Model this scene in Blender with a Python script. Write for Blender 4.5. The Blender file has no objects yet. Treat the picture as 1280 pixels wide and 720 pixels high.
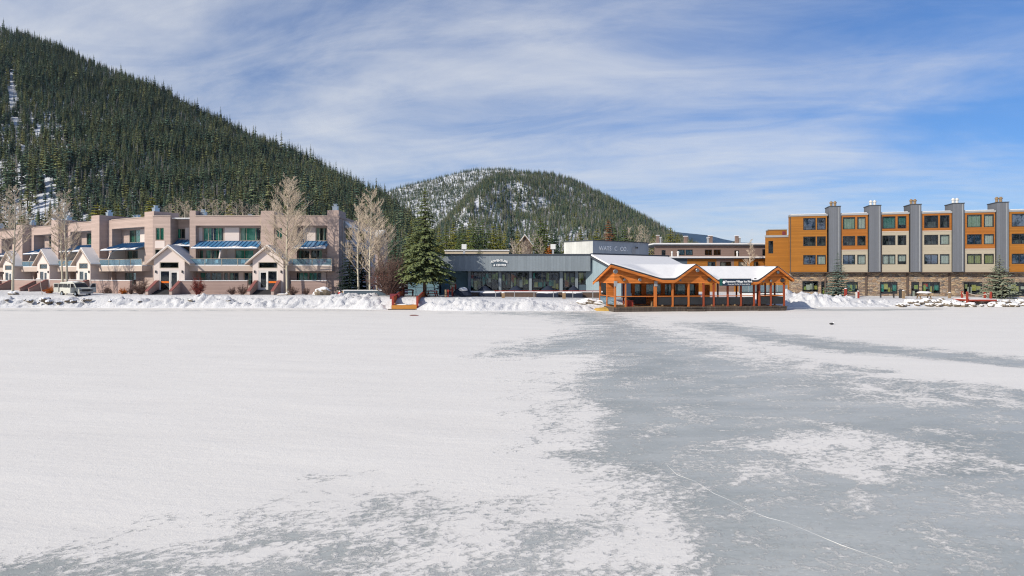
import bpy, math, random
import numpy as np
from mathutils import Vector, Matrix
R = math.radians
random.seed(7)
scene = bpy.context.scene
COL = scene.collection
CAMZ = 4.5
HZ = 342.0          # horizon row of the 1280x720 photograph
FPX = 800.0         # focal length in the photograph's pixels

def at(px, py, Y):
    """a point of the place: direction through a photo pixel, at real distance Y"""
    return ((px - 640.0) / FPX * Y, Y, CAMZ + (HZ - py) / FPX * Y)
def xat(px, Y): return (px - 640.0) / FPX * Y
def zat(py, Y): return CAMZ + (HZ - py) / FPX * Y

# ------------------------------------------------------------------ noise (numpy)
_prm = np.random.RandomState(3).rand(256, 256)
def vnoise(x, y):
    x = np.asarray(x, float); y = np.asarray(y, float)
    xi = np.floor(x).astype(int); yi = np.floor(y).astype(int)
    fx = x - xi; fy = y - yi
    fx = fx * fx * (3 - 2 * fx); fy = fy * fy * (3 - 2 * fy)
    a = _prm[xi & 255, yi & 255]; b = _prm[(xi + 1) & 255, yi & 255]
    c = _prm[xi & 255, (yi + 1) & 255]; d = _prm[(xi + 1) & 255, (yi + 1) & 255]
    return (a * (1 - fx) + b * fx) * (1 - fy) + (c * (1 - fx) + d * fx) * fy
def fbm(x, y, o=4, g=.5):
    s = 0; a = 1; n = 0
    x = np.asarray(x, float); y = np.asarray(y, float)
    for i in range(o):
        s = s + a * vnoise(x * 2 ** i + 17.3 * i, y * 2 ** i - 9.1 * i); n += a; a *= g
    return s / n
def sstep(a, b, x):
    t = np.clip((np.asarray(x, float) - a) / (b - a), 0, 1)
    return t * t * (3 - 2 * t)

# ------------------------------------------------------------------ frames + mesh builder
class Fr:
    def __init__(s, x, y, z=0, deg=0):
        s.o = (x, y, z); s.c = math.cos(R(deg)); s.s = math.sin(R(deg)); s.deg = deg
    def p(s, u, v, w):
        return (s.o[0] + u * s.c - v * s.s, s.o[1] + u * s.s + v * s.c, s.o[2] + w)
    def upx(s, px):
        """u of the plane v=0 seen in column px"""
        r = (px - 640.0) / FPX
        return (r * s.o[1] - s.o[0]) / (s.c - r * s.s)
ID = Fr(0, 0, 0, 0)
OFF = {}             # roots built in world coordinates: children are shifted back

class MB:
    def __init__(s, F=ID): s.v = []; s.f = []; s.m = []; s.F = F
    def add(s, vs, fs, mi=0):
        n = len(s.v); s.v += [s.F.p(*q) for q in vs]
        s.f += [tuple(i + n for i in f) for f in fs]; s.m += [mi] * len(fs)
        return s
    def box(s, x0, x1, y0, y1, z0, z1, mi=0, skip=''):
        if x0 > x1: x0, x1 = x1, x0
        if y0 > y1: y0, y1 = y1, y0
        vs = [(x0,y0,z0),(x1,y0,z0),(x1,y1,z0),(x0,y1,z0),(x0,y0,z1),(x1,y0,z1),(x1,y1,z1),(x0,y1,z1)]
        fs = {'b':(3,2,1,0),'t':(4,5,6,7),'f':(0,1,5,4),'k':(2,3,7,6),'r':(1,2,6,5),'l':(3,0,4,7)}
        return s.add(vs, [q for k, q in fs.items() if k not in skip], mi)
    def quad(s, a, b, c, d, mi=0): return s.add([a, b, c, d], [(0,1,2,3)], mi)
    def prism(s, poly, a, b, ax='y', mi=0):
        """poly: (p,q) list; ax y: (x,z) extruded over y; ax x: (y,z) over x; ax z: (x,y) over z"""
        n = len(poly)
        def P(p, q, t): return (p, t, q) if ax == 'y' else ((t, p, q) if ax == 'x' else (p, q, t))
        vs = [P(p, q, a) for p, q in poly] + [P(p, q, b) for p, q in poly]
        fs = [tuple(range(n)), tuple(range(2 * n - 1, n - 1, -1))]
        fs += [(i, i + n, (i + 1) % n + n, (i + 1) % n) for i in range(n)]
        return s.add(vs, fs, mi)
    def tube(s, p, q, r0, r1=None, n=6, mi=0, cap=True):
        r1 = r0 if r1 is None else r1
        return s.path([p, q], [r0, r1], n, mi, cap)
    def path(s, pts, rs, n=6, mi=0, cap=True):
        P = [Vector(p) for p in pts]; vs = []; k = len(P)
        up = Vector((0, 0, 1))
        for i, p in enumerate(P):
            d = (P[min(i + 1, k - 1)] - P[max(i - 1, 0)])
            d = d.normalized() if d.length > 1e-9 else up
            a = d.cross(Vector((0, 1, 0)) if abs(d.y) < .9 else Vector((1, 0, 0))).normalized()
            b = d.cross(a)
            for j in range(n):
                t = 2 * math.pi * j / n
                vs.append(tuple(p + (a * math.cos(t) + b * math.sin(t)) * rs[i]))
        fs = []
        for i in range(k - 1):
            for j in range(n):
                fs.append((i*n + j, i*n + (j+1) % n, (i+1)*n + (j+1) % n, (i+1)*n + j))
        if cap:
            fs.append(tuple(range(n - 1, -1, -1))); fs.append(tuple(range((k-1)*n, k*n)))
        return s.add(vs, fs, mi)
    def lathe(s, prof, c=(0,0,0), n=16, mi=0, ax='z'):
        vs = []
        for r, h in prof:
            for j in range(n):
                t = 2 * math.pi * j / n
                a, b = r * math.cos(t), r * math.sin(t)
                vs.append((c[0]+a, c[1]+b, c[2]+h) if ax == 'z' else ((c[0]+a, c[1]+h, c[2]+b) if ax == 'y' else (c[0]+h, c[1]+a, c[2]+b)))
        fs = []
        for i in range(len(prof) - 1):
            for j in range(n):
                fs.append((i*n+j, i*n+(j+1) % n, (i+1)*n+(j+1) % n, (i+1)*n+j))
        fs.append(tuple(range(n-1, -1, -1))); k = len(prof) - 1
        fs.append(tuple(range(k*n, (k+1)*n)))
        return s.add(vs, fs, mi)
    def lump(s, c, rx, ry, rz, seed=0, n=10, m=7, rough=.25, mi=0, flat=-9):
        rnd = random.Random(seed); vs = []; o = (rnd.random()*50, rnd.random()*50)
        for i in range(m + 1):
            th = math.pi * i / m
            for j in range(n):
                ph = 2 * math.pi * j / n
                d = (math.sin(th)*math.cos(ph), math.sin(th)*math.sin(ph), math.cos(th))
                k = 1 + rough * (2 * float(fbm(d[0]*1.6 + o[0] + d[2]*1.3, d[1]*1.6 + o[1] - d[2], 3)) - 1) * 1.6
                z = d[2]*rz*k
                vs.append((c[0]+d[0]*rx*k, c[1]+d[1]*ry*k, c[2]+max(z, flat)))
        fs = [(i*n+j, (i+1)*n+j, (i+1)*n+(j+1) % n, i*n+(j+1) % n) for i in range(m) for j in range(n)]
        return s.add(vs, fs, mi)
    def build(s, name, mats, parent=None, smooth=False, loc=None, rz=0):
        me = bpy.data.meshes.new(name); me.from_pydata(s.v, [], s.f)
        mats = mats if isinstance(mats, (list, tuple)) else [mats]
        for q in mats: me.materials.append(M[q] if isinstance(q, str) else q)
        if len(mats) > 1: me.polygons.foreach_set('material_index', s.m)
        if smooth: me.polygons.foreach_set('use_smooth', [True] * len(s.f))
        me.update()
        return link(name, me, parent, loc, rz)

def link(name, me, parent=None, loc=None, rz=0):
    o = bpy.data.objects.new(name, me); COL.objects.link(o)
    if parent is not None:
        o.parent = parent
        if parent.name in OFF: o.location = [-q for q in OFF[parent.name]]
    if loc is not None: o.location = loc
    if rz: o.rotation_euler.z = rz
    return o
def tag(o, label=None, cat=None, group=None, kind=None):
    if label: o['label'] = label
    if cat: o['category'] = cat
    if group: o['group'] = group
    if kind: o['kind'] = kind
    return o
def root(name, loc, label, cat, group=None, world=False, deg=0):
    """Empty at a thing's base. world=True: its parts are written in world coordinates"""
    o = bpy.data.objects.new(name, None); COL.objects.link(o); o.location = loc
    o.empty_display_size = .3
    if world: OFF[o.name] = tuple(loc)
    else: o.rotation_euler.z = R(deg)
    return tag(o, label, cat, group)
KIDS = {}
def copytree(o, loc=None, rz=None, sc=None, label=None, group=None, parent=None):
    c = o.copy(); COL.objects.link(c)
    if parent is not None: c.parent = parent
    if loc is not None: c.location = loc
    if rz is not None: c.rotation_euler.z = rz
    if sc is not None: c.scale = (sc, sc, sc) if not isinstance(sc, tuple) else sc
    if label: c['label'] = label
    if group: c['group'] = group
    for ch in list(o.children): copytree(ch, parent=c)
    return c

# ------------------------------------------------------------------ materials
M = {}
def nt(name):
    m = bpy.data.materials.new(name); m.use_nodes = True
    t = m.node_tree; b = t.nodes['Principled BSDF']; M[name] = m
    return m, t, b
def N(t, typ, **kw):
    n = t.nodes.new(typ)
    for k, v in kw.items():
        if k.startswith('i_'):
            key = k[2:]; key = int(key) if key.isdigit() else key.replace('_', ' ')
            n.inputs[key].default_value = v
        else: setattr(n, k, v)
    return n
def L(t, a, b): t.links.new(a, b)
def math_n(t, op, a, b=None, c=None, clamp=False):
    n = N(t, 'ShaderNodeMath', operation=op); n.use_clamp = clamp
    for i, q in enumerate((a, b, c)):
        if q is None: continue
        if isinstance(q, (int, float)): n.inputs[i].default_value = q
        else: L(t, q, n.inputs[i])
    return n.outputs[0]
def mixc(t, fac, a, b, mode='MIX'):
    n = N(t, 'ShaderNodeMix', data_type='RGBA', blend_type=mode)
    for s, q in ((0, fac), (6, a), (7, b)):
        if isinstance(q, (int, float)): n.inputs[s].default_value = q
        elif isinstance(q, tuple): n.inputs[s].default_value = (*q[:3], 1)
        else: L(t, q, n.inputs[s])
    return n.outputs[2]
def noise(t, vec, scale, detail=4, rough=.55, dist=0):
    n = N(t, 'ShaderNodeTexNoise'); n.inputs['Scale'].default_value = scale
    n.inputs['Detail'].default_value = detail; n.inputs['Roughness'].default_value = rough
    n.inputs['Distortion'].default_value = dist
    if vec is not None: L(t, vec, n.inputs['Vector'])
    return n.outputs[0]
def pos(t): return N(t, 'ShaderNodeNewGeometry').outputs['Position']
def objc(t): return N(t, 'ShaderNodeTexCoord').outputs['Object']
def sep(t, v):
    n = N(t, 'ShaderNodeSeparateXYZ'); L(t, v, n.inputs[0]); return n.outputs
def comb(t, x, y, z):
    n = N(t, 'ShaderNodeCombineXYZ')
    for i, q in enumerate((x, y, z)):
        if isinstance(q, (int, float)): n.inputs[i].default_value = q
        else: L(t, q, n.inputs[i])
    return n.outputs[0]
def bump(t, b, h, strength=.3, dist=.02):
    n = N(t, 'ShaderNodeBump'); n.inputs['Strength'].default_value = strength; n.inputs['Distance'].default_value = dist
    L(t, h, n.inputs['Height']); L(t, n.outputs[0], b.inputs['Normal'])
def ramp(t, fac, stops):
    n = N(t, 'ShaderNodeValToRGB'); e = n.color_ramp.elements
    while len(e) < len(stops): e.new(.5)
    for i, (p, c) in enumerate(stops):
        e[i].position = p; e[i].color = (*c, 1) if len(c) == 3 else c
    L(t, fac, n.inputs[0]); return n.outputs[0]
def dk(c, k): return tuple(min(1, q * k) for q in c)

def simple(name, c, rough=.7, spec=.3, var=.12, vs=1.5, metal=0, bmp=0, bs=30):
    m, t, b = nt(name)
    n = noise(t, objc(t), vs, 5)
    L(t, mixc(t, n, dk(c, 1 - var), dk(c, 1 + var)), b.inputs['Base Color'])
    b.inputs['Roughness'].default_value = rough; b.inputs['Metallic'].default_value = metal
    b.inputs['Specular IOR Level'].default_value = spec
    if bmp: bump(t, b, noise(t, objc(t), bs, 4), bmp, .02)
    return m
def siding(name, c, pitch=.2, d=None, tone=.12, groove=.55, gw=.1, var=.15, rough=.75, grain=True):
    """boards or courses: horizontal (by height) or, with d, vertical boards along the wall direction d"""
    m, t, b = nt(name)
    P = pos(t); s = sep(t, P)
    h = s[2] if d is None else math_n(t, 'ADD', math_n(t, 'MULTIPLY', s[0], d[0]), math_n(t, 'MULTIPLY', s[1], d[1]))
    q = math_n(t, 'DIVIDE', h, pitch)
    fr = math_n(t, 'FRACT', q); fl = math_n(t, 'FLOOR', q)
    w = N(t, 'ShaderNodeTexWhiteNoise', noise_dimensions='1D'); L(t, fl, w.inputs['W'])
    edge = math_n(t, 'LESS_THAN', fr, gw)
    if grain:
        mp = comb(t, math_n(t, 'MULTIPLY', math_n(t, 'ADD', s[0], s[1]), .7 if d is None else 3), fl, math_n(t, 'MULTIPLY', s[2], 4 if d is None else .6))
        n = noise(t, mp, 1.3, 6, .65)
    else: n = noise(t, P, 1.1, 6, .6)
    n2 = noise(t, P, .35, 3)
    k = math_n(t, 'ADD', math_n(t, 'MULTIPLY', math_n(t, 'SUBTRACT', w.outputs[0], .5), tone * 2),
               math_n(t, 'ADD', math_n(t, 'MULTIPLY', math_n(t, 'SUBTRACT', n, .5), var * 2), math_n(t, 'MULTIPLY', math_n(t, 'SUBTRACT', n2, .5), var)))
    k = math_n(t, 'ADD', k, .5, clamp=True)
    col = mixc(t, k, dk(c, .55), dk(c, 1.45))
    col = mixc(t, math_n(t, 'MULTIPLY', edge, groove), col, dk(c, .35))
    L(t, col, b.inputs['Base Color']); b.inputs['Roughness'].default_value = rough
    b.inputs['Specular IOR Level'].default_value = .25
    bump(t, b, math_n(t, 'SUBTRACT', math_n(t, 'MULTIPLY', n, .2), edge), .5, .02)
    return m
def glass(name, tint=(.8,.9,.88), refl=.16, trans=.85, rough=.02, film=None):
    m = bpy.data.materials.new(name); m.use_nodes = True; M[name] = m
    t = m.node_tree; t.nodes.clear()
    out = N(t, 'ShaderNodeOutputMaterial'); g = N(t, 'ShaderNodeBsdfGlossy'); g.inputs['Roughness'].default_value = rough
    g.inputs['Color'].default_value = (.9, .95, 1, 1)
    tr = N(t, 'ShaderNodeBsdfTransparent'); tr.inputs['Color'].default_value = (*dk(tint, trans), 1)
    lw = N(t, 'ShaderNodeLayerWeight'); lw.inputs['Blend'].default_value = .25
    f = math_n(t, 'ADD', math_n(t, 'MULTIPLY', lw.outputs['Fresnel'], .8), refl, clamp=True)
    w = noise(t, objc(t), .8, 2)
    bp = N(t, 'ShaderNodeBump'); bp.inputs['Strength'].default_value = .04; bp.inputs['Distance'].default_value = .05
    L(t, w, bp.inputs['Height']); L(t, bp.outputs[0], g.inputs['Normal'])
    mx = N(t, 'ShaderNodeMixShader'); L(t, f, mx.inputs[0]); L(t, g.outputs[0], mx.inputs[2])
    if film:                                        # tinted, slightly frosted panel
        df = N(t, 'ShaderNodeBsdfDiffuse'); df.inputs['Color'].default_value = (*film, 1)
        m0 = N(t, 'ShaderNodeMixShader'); m0.inputs[0].default_value = .3; L(t, tr.outputs[0], m0.inputs[1]); L(t, df.outputs[0], m0.inputs[2]); L(t, m0.outputs[0], mx.inputs[1])
    else: L(t, tr.outputs[0], mx.inputs[1])
    L(t, mx.outputs[0], out.inputs[0]); return m
def needle(name, c0, c1, c2=None):
    """foliage: tone varies from tree to tree and clump to clump"""
    m, t, b = nt(name)
    oi = N(t, 'ShaderNodeObjectInfo').outputs['Random']
    n = noise(t, objc(t), 2.2, 3)
    k = math_n(t, 'ADD', math_n(t, 'MULTIPLY', oi, .75), math_n(t, 'MULTIPLY', n, .5))
    col = ramp(t, math_n(t, 'SUBTRACT', k, .12), [(0, c0), (.55, c1), (1, c2 or dk(c1, 1.5))])
    L(t, col, b.inputs['Base Color']); b.inputs['Roughness'].default_value = .75
    b.inputs['Specular IOR Level'].default_value = .15
    return m

# snow
def snow_mat(name, c=(.83,.84,.86), bs=(1.2, 7), strength=.45, dist=.06):
    m, t, b = nt(name)
    P = pos(t)
    n1 = noise(t, P, bs[0], 6, .6); n2 = noise(t, P, bs[1], 5, .6)
    col = mixc(t, n1, dk(c, .94), dk(c, 1.05))
    if name == 'bank_snow':                         # ploughed grit in streaks and pockets
        gr = noise(t, P, .9, 7, .72, .6)
        col = mixc(t, math_n(t, 'MULTIPLY', math_n(t, 'SUBTRACT', gr, .56), 2.6, clamp=True), col, (.36,.345,.33))
    L(t, col, b.inputs['Base Color'])
    b.inputs['Roughness'].default_value = .75; b.inputs['Specular IOR Level'].default_value = .25
    bump(t, b, math_n(t, 'ADD', n1, math_n(t, 'MULTIPLY', n2, .35)), strength, dist)
    return m
snow_mat('snow', (.70,.70,.705)); snow_mat('bank_snow', (.60,.605,.62), (1.6, 8), .9, .2)
snow_mat('hill_snow', (.60,.63,.68), (.05, .4), .5, 1.0)

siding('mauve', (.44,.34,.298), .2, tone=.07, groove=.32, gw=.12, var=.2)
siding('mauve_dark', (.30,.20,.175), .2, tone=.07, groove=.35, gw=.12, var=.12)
simple('panel', (.66,.575,.53), .85, .2, .06, .8)
simple('trim_beige', (.46,.375,.32), .7, .3, .08)
simple('trim_red', (.23,.085,.075), .6, .3, .15)
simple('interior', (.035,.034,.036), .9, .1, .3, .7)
simple('interior_light', (.30,.27,.22), .9, .1, .3, .5)
simple('frame_tan', (.33,.29,.23), .5, .4, .08)
simple('frame_dark', (.02,.021,.023), .45, .4, .1)
simple('frame_white', (.68,.66,.62), .5, .4, .06)
simple('curtain_green', (.13,.44,.34), .9, .1, .18, 3)
simple('curtain_navy', (.03,.05,.16), .9, .1, .2, 3)
simple('curtain_pale', (.55,.56,.50), .9, .1, .12, 3)
simple('blind_white', (.62,.64,.64), .8, .2, .06, 3)
simple('blind_green', (.34,.44,.38), .8, .2, .08, 3)
simple('blind_olive', (.42,.42,.20), .8, .2, .08, 3)
glass('glass', (.86,.98,.93), .03, .95); glass('glass_rail', (.55,.80,.90), .06, .97, film=(.26,.42,.52)); glass('glass_blue', (.6,.7,.8), .20, .85)
glass('glass_dark', (.88,.92,.9), .03, .92)
simple('blue_metal', (.06,.19,.36), .35, .5, .15, 1.2)
simple('steel', (.46,.52,.56), .3, .5, .1, 4, metal=.8)
simple('vent_white', (.62,.62,.60), .5, .4, .08, 3)
simple('dark_metal', (.03,.03,.033), .5, .4, .2)
simple('dark_coping', (.055,.065,.08), .6, .3, .15)
simple('grey_metal', (.30,.31,.32), .5, .4, .12)
siding('amber_wood', (.335,.12,.022), .17, tone=.1, groove=.3, gw=.06, var=.16)
siding('orange_wood', (.325,.13,.02), .17, tone=.12, groove=.3, gw=.06, var=.2)
siding('cedar', (.50,.155,.03), .22, tone=.18, groove=.45, gw=.07, var=.4)
simple('cedar_post', (.46,.14,.03), .65, .3, .2, 1.5); simple('red_post', (.26,.055,.022), .65, .3, .2, 1.5)  # right and rear posts: cedar with its shade put into the colour
simple('red_paint', (.28,.04,.024), .6, .3, .25, 2)
simple('rail_red', (.50,.13,.035), .65, .3, .3, 3); simple('deck_orange', (.46,.20,.04), .65, .3, .25, 2)
siding('dark_wood', (.085,.068,.055), .3, d=(.988,.15), tone=.25, groove=.6, gw=.08, var=.4)
siding('cream', (.385,.34,.26), .5, tone=.03, groove=.12, gw=.04, var=.06)
siding('chimney_grey', (.135,.145,.165), .3, d=(.966,-.258), tone=.08, groove=.3, gw=.07, var=.12)
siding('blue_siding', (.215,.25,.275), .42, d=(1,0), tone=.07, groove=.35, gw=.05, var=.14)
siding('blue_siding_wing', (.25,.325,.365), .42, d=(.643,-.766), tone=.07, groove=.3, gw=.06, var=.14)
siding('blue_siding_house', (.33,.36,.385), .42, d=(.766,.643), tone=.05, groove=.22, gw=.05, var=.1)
siding('pale_metal', (.50,.51,.49), .55, d=(-.643,.766), tone=.12, groove=.35, gw=.05, var=.2)
simple('teal_wall', (.15,.25,.30), .8, .2, .12, .6)  # lodge blue under the canopy, shade and sky tint put into the colour
simple('screen', (.028,.03,.033), .8, .2, .35, 1.5)
siding('brown_brick', (.215,.15,.125), .14, tone=.08, groove=.3, gw=.14, var=.2)
simple('tan_wall', (.50,.42,.31), .8, .2, .1, .4)
simple('brown_shingle', (.11,.08,.065), .9, .1, .3, 2)
simple('bark', (.085,.06,.045), .95, .1, .4, 4, bmp=.6, bs=9)
simple('aspen_bark', (.52,.47,.36), .8, .2, .3, 2.5, bmp=.3, bs=12)
simple('aspen_twig', (.49,.41,.32), .9, .1, .3, .6)
simple('twig_brown', (.145,.095,.08), .9, .1, .35, 1.5)
simple('twig_red', (.20,.055,.045), .9, .1, .35, 1.5)
simple('leaf_red', (.26,.06,.045), .8, .2, .4, 5)
simple('leaf_rust', (.45,.14,.025), .8, .2, .35, 5)
needle('needle', (.04,.075,.03), (.09,.12,.036), (.17,.17,.045))
needle('needle_far', (.042,.095,.085), (.105,.152,.088), (.26,.245,.085))
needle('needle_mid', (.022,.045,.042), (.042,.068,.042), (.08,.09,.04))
needle('needle_blue', (.08,.115,.10), (.135,.175,.145), (.22,.23,.15))
needle('needle_spruce', (.045,.09,.066), (.095,.135,.07), (.20,.205,.06))
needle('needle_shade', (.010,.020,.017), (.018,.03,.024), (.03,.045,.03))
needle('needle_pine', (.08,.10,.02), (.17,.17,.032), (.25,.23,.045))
needle('needle_dead', (.12,.045,.02), (.19,.07,.03), (.25,.10,.035))
simple('blind_teal', (.09,.24,.24), .8, .2, .1, 3); simple('blind_blue', (.17,.32,.45), .6, .3, .1, 3)
simple('display_yellow', (.62,.56,.16), .8, .2, .3, 2); simple('display_teal', (.05,.36,.30), .8, .2, .3, 2); simple('display_white', (.75,.74,.66), .8, .2, .2, 2); simple('display_lime', (.42,.50,.12), .8, .2, .3, 2)  # flat tones that paint the reflections in the lodge windows
siding('patio_brick', (.34,.245,.215), .2, tone=.06, groove=.35, gw=.12, var=.12)
simple('white_paint', (.80,.80,.77), .35, .5, .05)
simple('van_paint', (.54,.54,.48), .25, .6, .06, 1)
simple('tyre', (.015,.015,.016), .85, .2, .2)
simple('plastic_white', (.75,.76,.78), .5, .4, .05)
simple('chair_red', (.55,.02,.02), .4, .5, .1)
simple('sign_navy', (.015,.03,.055), .5, .4, .2)
simple('sign_teal', (.01,.09,.075), .5, .4, .2)
simple('letter_white', (.85,.86,.85), .5, .4, .03)
simple('letter_dark', (.07,.085,.10), .5, .4, .2)
simple('blue_sign', (.03,.25,.75), .5, .4, .1)
simple('orange_band', (.75,.17,.02), .7, .2, .1)
simple('poster_red', (.75,.07,.03), .7, .2, .2)
simple('cover_navy', (.02,.026,.045), .8, .2, .35, 2)
simple('old_timber', (.27,.19,.115), .85, .2, .3, 3, bmp=.5, bs=12)
simple('maroon', (.16,.03,.045), .6, .3, .2)
simple('rope', (.55,.48,.40), .9, .1, .2, 6)
simple('hydrant_red', (.65,.03,.02), .4, .5, .1)
simple('ochre_bank', (.42,.27,.07), .9, .2, .4, 2, bmp=.6, bs=8)
simple('concrete', (.36,.34,.32), .9, .2, .15, 2)
simple('slate_wall', (.075,.105,.135), .8, .3, .2, 1)
simple('lamp_glass', (.10,.11,.12), .2, .6, .05)
simple('jacket_green', (.02,.12,.09), .8, .2, .2, 6)
simple('asphalt', (.06,.058,.055), .9, .2, .3, 1.5)

# stone facing of the right building
m, t, b = nt('stone')
P = pos(t); s = sep(t, P)
u = math_n(t, 'ADD', math_n(t, 'MULTIPLY', s[0], .966), math_n(t, 'MULTIPLY', s[1], -.258))
wv = noise(t, P, 1.2, 3)
vec = comb(t, math_n(t, 'MULTIPLY', u, 1.75), math_n(t, 'ADD', math_n(t, 'MULTIPLY', s[2], 4.2), math_n(t, 'MULTIPLY', wv, .9)), 0)
v1 = N(t, 'ShaderNodeTexVoronoi', voronoi_dimensions='2D', distance='CHEBYCHEV'); v1.inputs['Scale'].default_value = 1; L(t, vec, v1.inputs['Vector'])
v2 = N(t, 'ShaderNodeTexVoronoi', voronoi_dimensions='2D', feature='DISTANCE_TO_EDGE'); v2.inputs['Scale'].default_value = 1; L(t, vec, v2.inputs['Vector'])
rr = sep(t, v1.outputs['Color'])
col = ramp(t, rr[0], [(0, (.04,.026,.018)), (.2, (.22,.115,.05)), (.4, (.38,.22,.09)), (.6, (.26,.20,.15)), (.8, (.46,.31,.15)), (1, (.10,.045,.02))])
col = mixc(t, noise(t, P, 6, 4), mixc(t, .35, col, (0,0,0)), mixc(t, .15, col, (1,1,1)))
edge = math_n(t, 'LESS_THAN', v2.outputs['Distance'], .05)
L(t, mixc(t, edge, col, (.10,.085,.07)), b.inputs['Base Color']); b.inputs['Roughness'].default_value = .85
bump(t, b, v2.outputs['Distance'], .9, .12)

# rock with snow lying on what faces up
m, t, b = nt('rock')
g = N(t, 'ShaderNodeNewGeometry'); nz = sep(t, g.outputs['Normal'])[2]
n = noise(t, objc(t), 2.5, 5)
k = math_n(t, 'ADD', nz, math_n(t, 'MULTIPLY', math_n(t, 'SUBTRACT', n, .5), .8))
k = math_n(t, 'MULTIPLY', math_n(t, 'SUBTRACT', k, .38), 6, clamp=True)
L(t, mixc(t, k, mixc(t, n, (.06,.05,.04), (.30,.24,.17)), (.84,.85,.87)), b.inputs['Base Color']); b.inputs['Roughness'].default_value = .9
bump(t, b, noise(t, objc(t), 6, 5), .6, .08)

# frozen lake: attribute «bare» says where wind has swept the snow off
m, t, b = nt('lake')
P = pos(t); s = sep(t, P)
at_ = N(t, 'ShaderNodeAttribute', attribute_name='bare').outputs['Fac']
fz = N(t, 'ShaderNodeAttribute', attribute_name='fray').outputs['Fac']
Ps = comb(t, math_n(t, 'MULTIPLY', s[0], .8), math_n(t, 'ADD', s[1], math_n(t, 'MULTIPLY', s[0], -.22)), 0)
nA = noise(t, Ps, .75, 10, .70, .5); nB = noise(t, Ps, 6.5, 8, .76, .4)
nn = math_n(t, 'ADD', math_n(t, 'MULTIPLY', math_n(t, 'SUBTRACT', nA, .5), 3.0), math_n(t, 'MULTIPLY', math_n(t, 'SUBTRACT', nB, .5), 3.2))
k = math_n(t, 'ADD', at_, math_n(t, 'MULTIPLY', nn, fz))
mask = math_n(t, 'MULTIPLY', math_n(t, 'SUBTRACT', k, .36), 2.3, clamp=True)      # 1 = ice
film = noise(t, P, .22, 5, .6)
fine = noise(t, Ps, 9, 6, .7)
ice = mixc(t, math_n(t, 'MULTIPLY', math_n(t, 'SUBTRACT', film, .25), 2, clamp=True), (.275,.30,.295), (.43,.45,.44))
frost = noise(t, comb(t, math_n(t, 'MULTIPLY', s[0], .35), math_n(t, 'ADD', s[1], math_n(t, 'MULTIPLY', s[0], -.15)), 3), .38, 9, .68, .6)
ice = mixc(t, math_n(t, 'MULTIPLY', math_n(t, 'SUBTRACT', frost, .45), 2.6, clamp=True), ice, (.53,.54,.53))
ice = mixc(t, math_n(t, 'MULTIPLY', math_n(t, 'SUBTRACT', fine, .58), 4.0, clamp=True), ice, (.66,.67,.665))
dark_v = noise(t, Ps, 1.4, 8, .7, 1.2)
ice = mixc(t, math_n(t, 'MULTIPLY', math_n(t, 'SUBTRACT', dark_v, .60), 3.0, clamp=True), ice, (.21,.245,.25))
# thin cracks
vc = N(t, 'ShaderNodeTexVoronoi', voronoi_dimensions='2D', feature='DISTANCE_TO_EDGE'); vc.inputs['Scale'].default_value = .045
wp = N(t, 'ShaderNodeVectorMath', operation='ADD'); L(t, P, wp.inputs[0])
nvec = N(t, 'ShaderNodeTexNoise'); nvec.inputs['Scale'].default_value = .18; nvec.inputs['Detail'].default_value = 6
vs_ = N(t, 'ShaderNodeVectorMath', operation='SCALE'); vs_.inputs['Scale'].default_value = 5; L(t, nvec.outputs['Color'], vs_.inputs[0]); L(t, P, nvec.inputs['Vector'])
L(t, vs_.outputs[0], wp.inputs[1]); L(t, wp.outputs[0], vc.inputs['Vector'])
crack = math_n(t, 'MULTIPLY', math_n(t, 'LESS_THAN', vc.outputs['Distance'], .0007), math_n(t, 'GREATER_THAN', nB, .46))
drift = noise(t, comb(t, math_n(t, 'MULTIPLY', s[0], .09), math_n(t, 'ADD', math_n(t, 'MULTIPLY', s[1], .35), math_n(t, 'MULTIPLY', s[0], .06)), 0), 1.3, 6, .6)
grain = noise(t, P, 28, 3, .7)
sn = mixc(t, drift, (.655,.636,.608), (.765,.745,.71))
sn = mixc(t, math_n(t, 'MULTIPLY', math_n(t, 'SUBTRACT', nB, .60), 1.2, clamp=True), sn, (.62,.63,.635))
sn = mixc(t, math_n(t, 'MULTIPLY', grain, .06), sn, (.55,.56,.57))
L(t, mixc(t, mask, sn, ice), b.inputs['Base Color'])
L(t, math_n(t, 'SUBTRACT', .78, math_n(t, 'MULTIPLY', mask, .36)), b.inputs['Roughness'])
b.inputs['Specular IOR Level'].default_value = .22
rel = math_n(t, 'ADD', math_n(t, 'MULTIPLY', math_n(t, 'SUBTRACT', 1, mask), 1.0), math_n(t, 'ADD', math_n(t, 'MULTIPLY', math_n(t, 'MULTIPLY', nB, math_n(t, 'SUBTRACT', 1.0, math_n(t, 'MULTIPLY', mask, .5))), .75), math_n(t, 'MULTIPLY', grain, .3)))
bump(t, b, math_n(t, 'ADD', rel, math_n(t, 'MULTIPLY', drift, 3.5)), .55, .035)

simple('glass_blue_blind', (.16,.30,.42), .5, .3, .1, 2)
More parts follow.
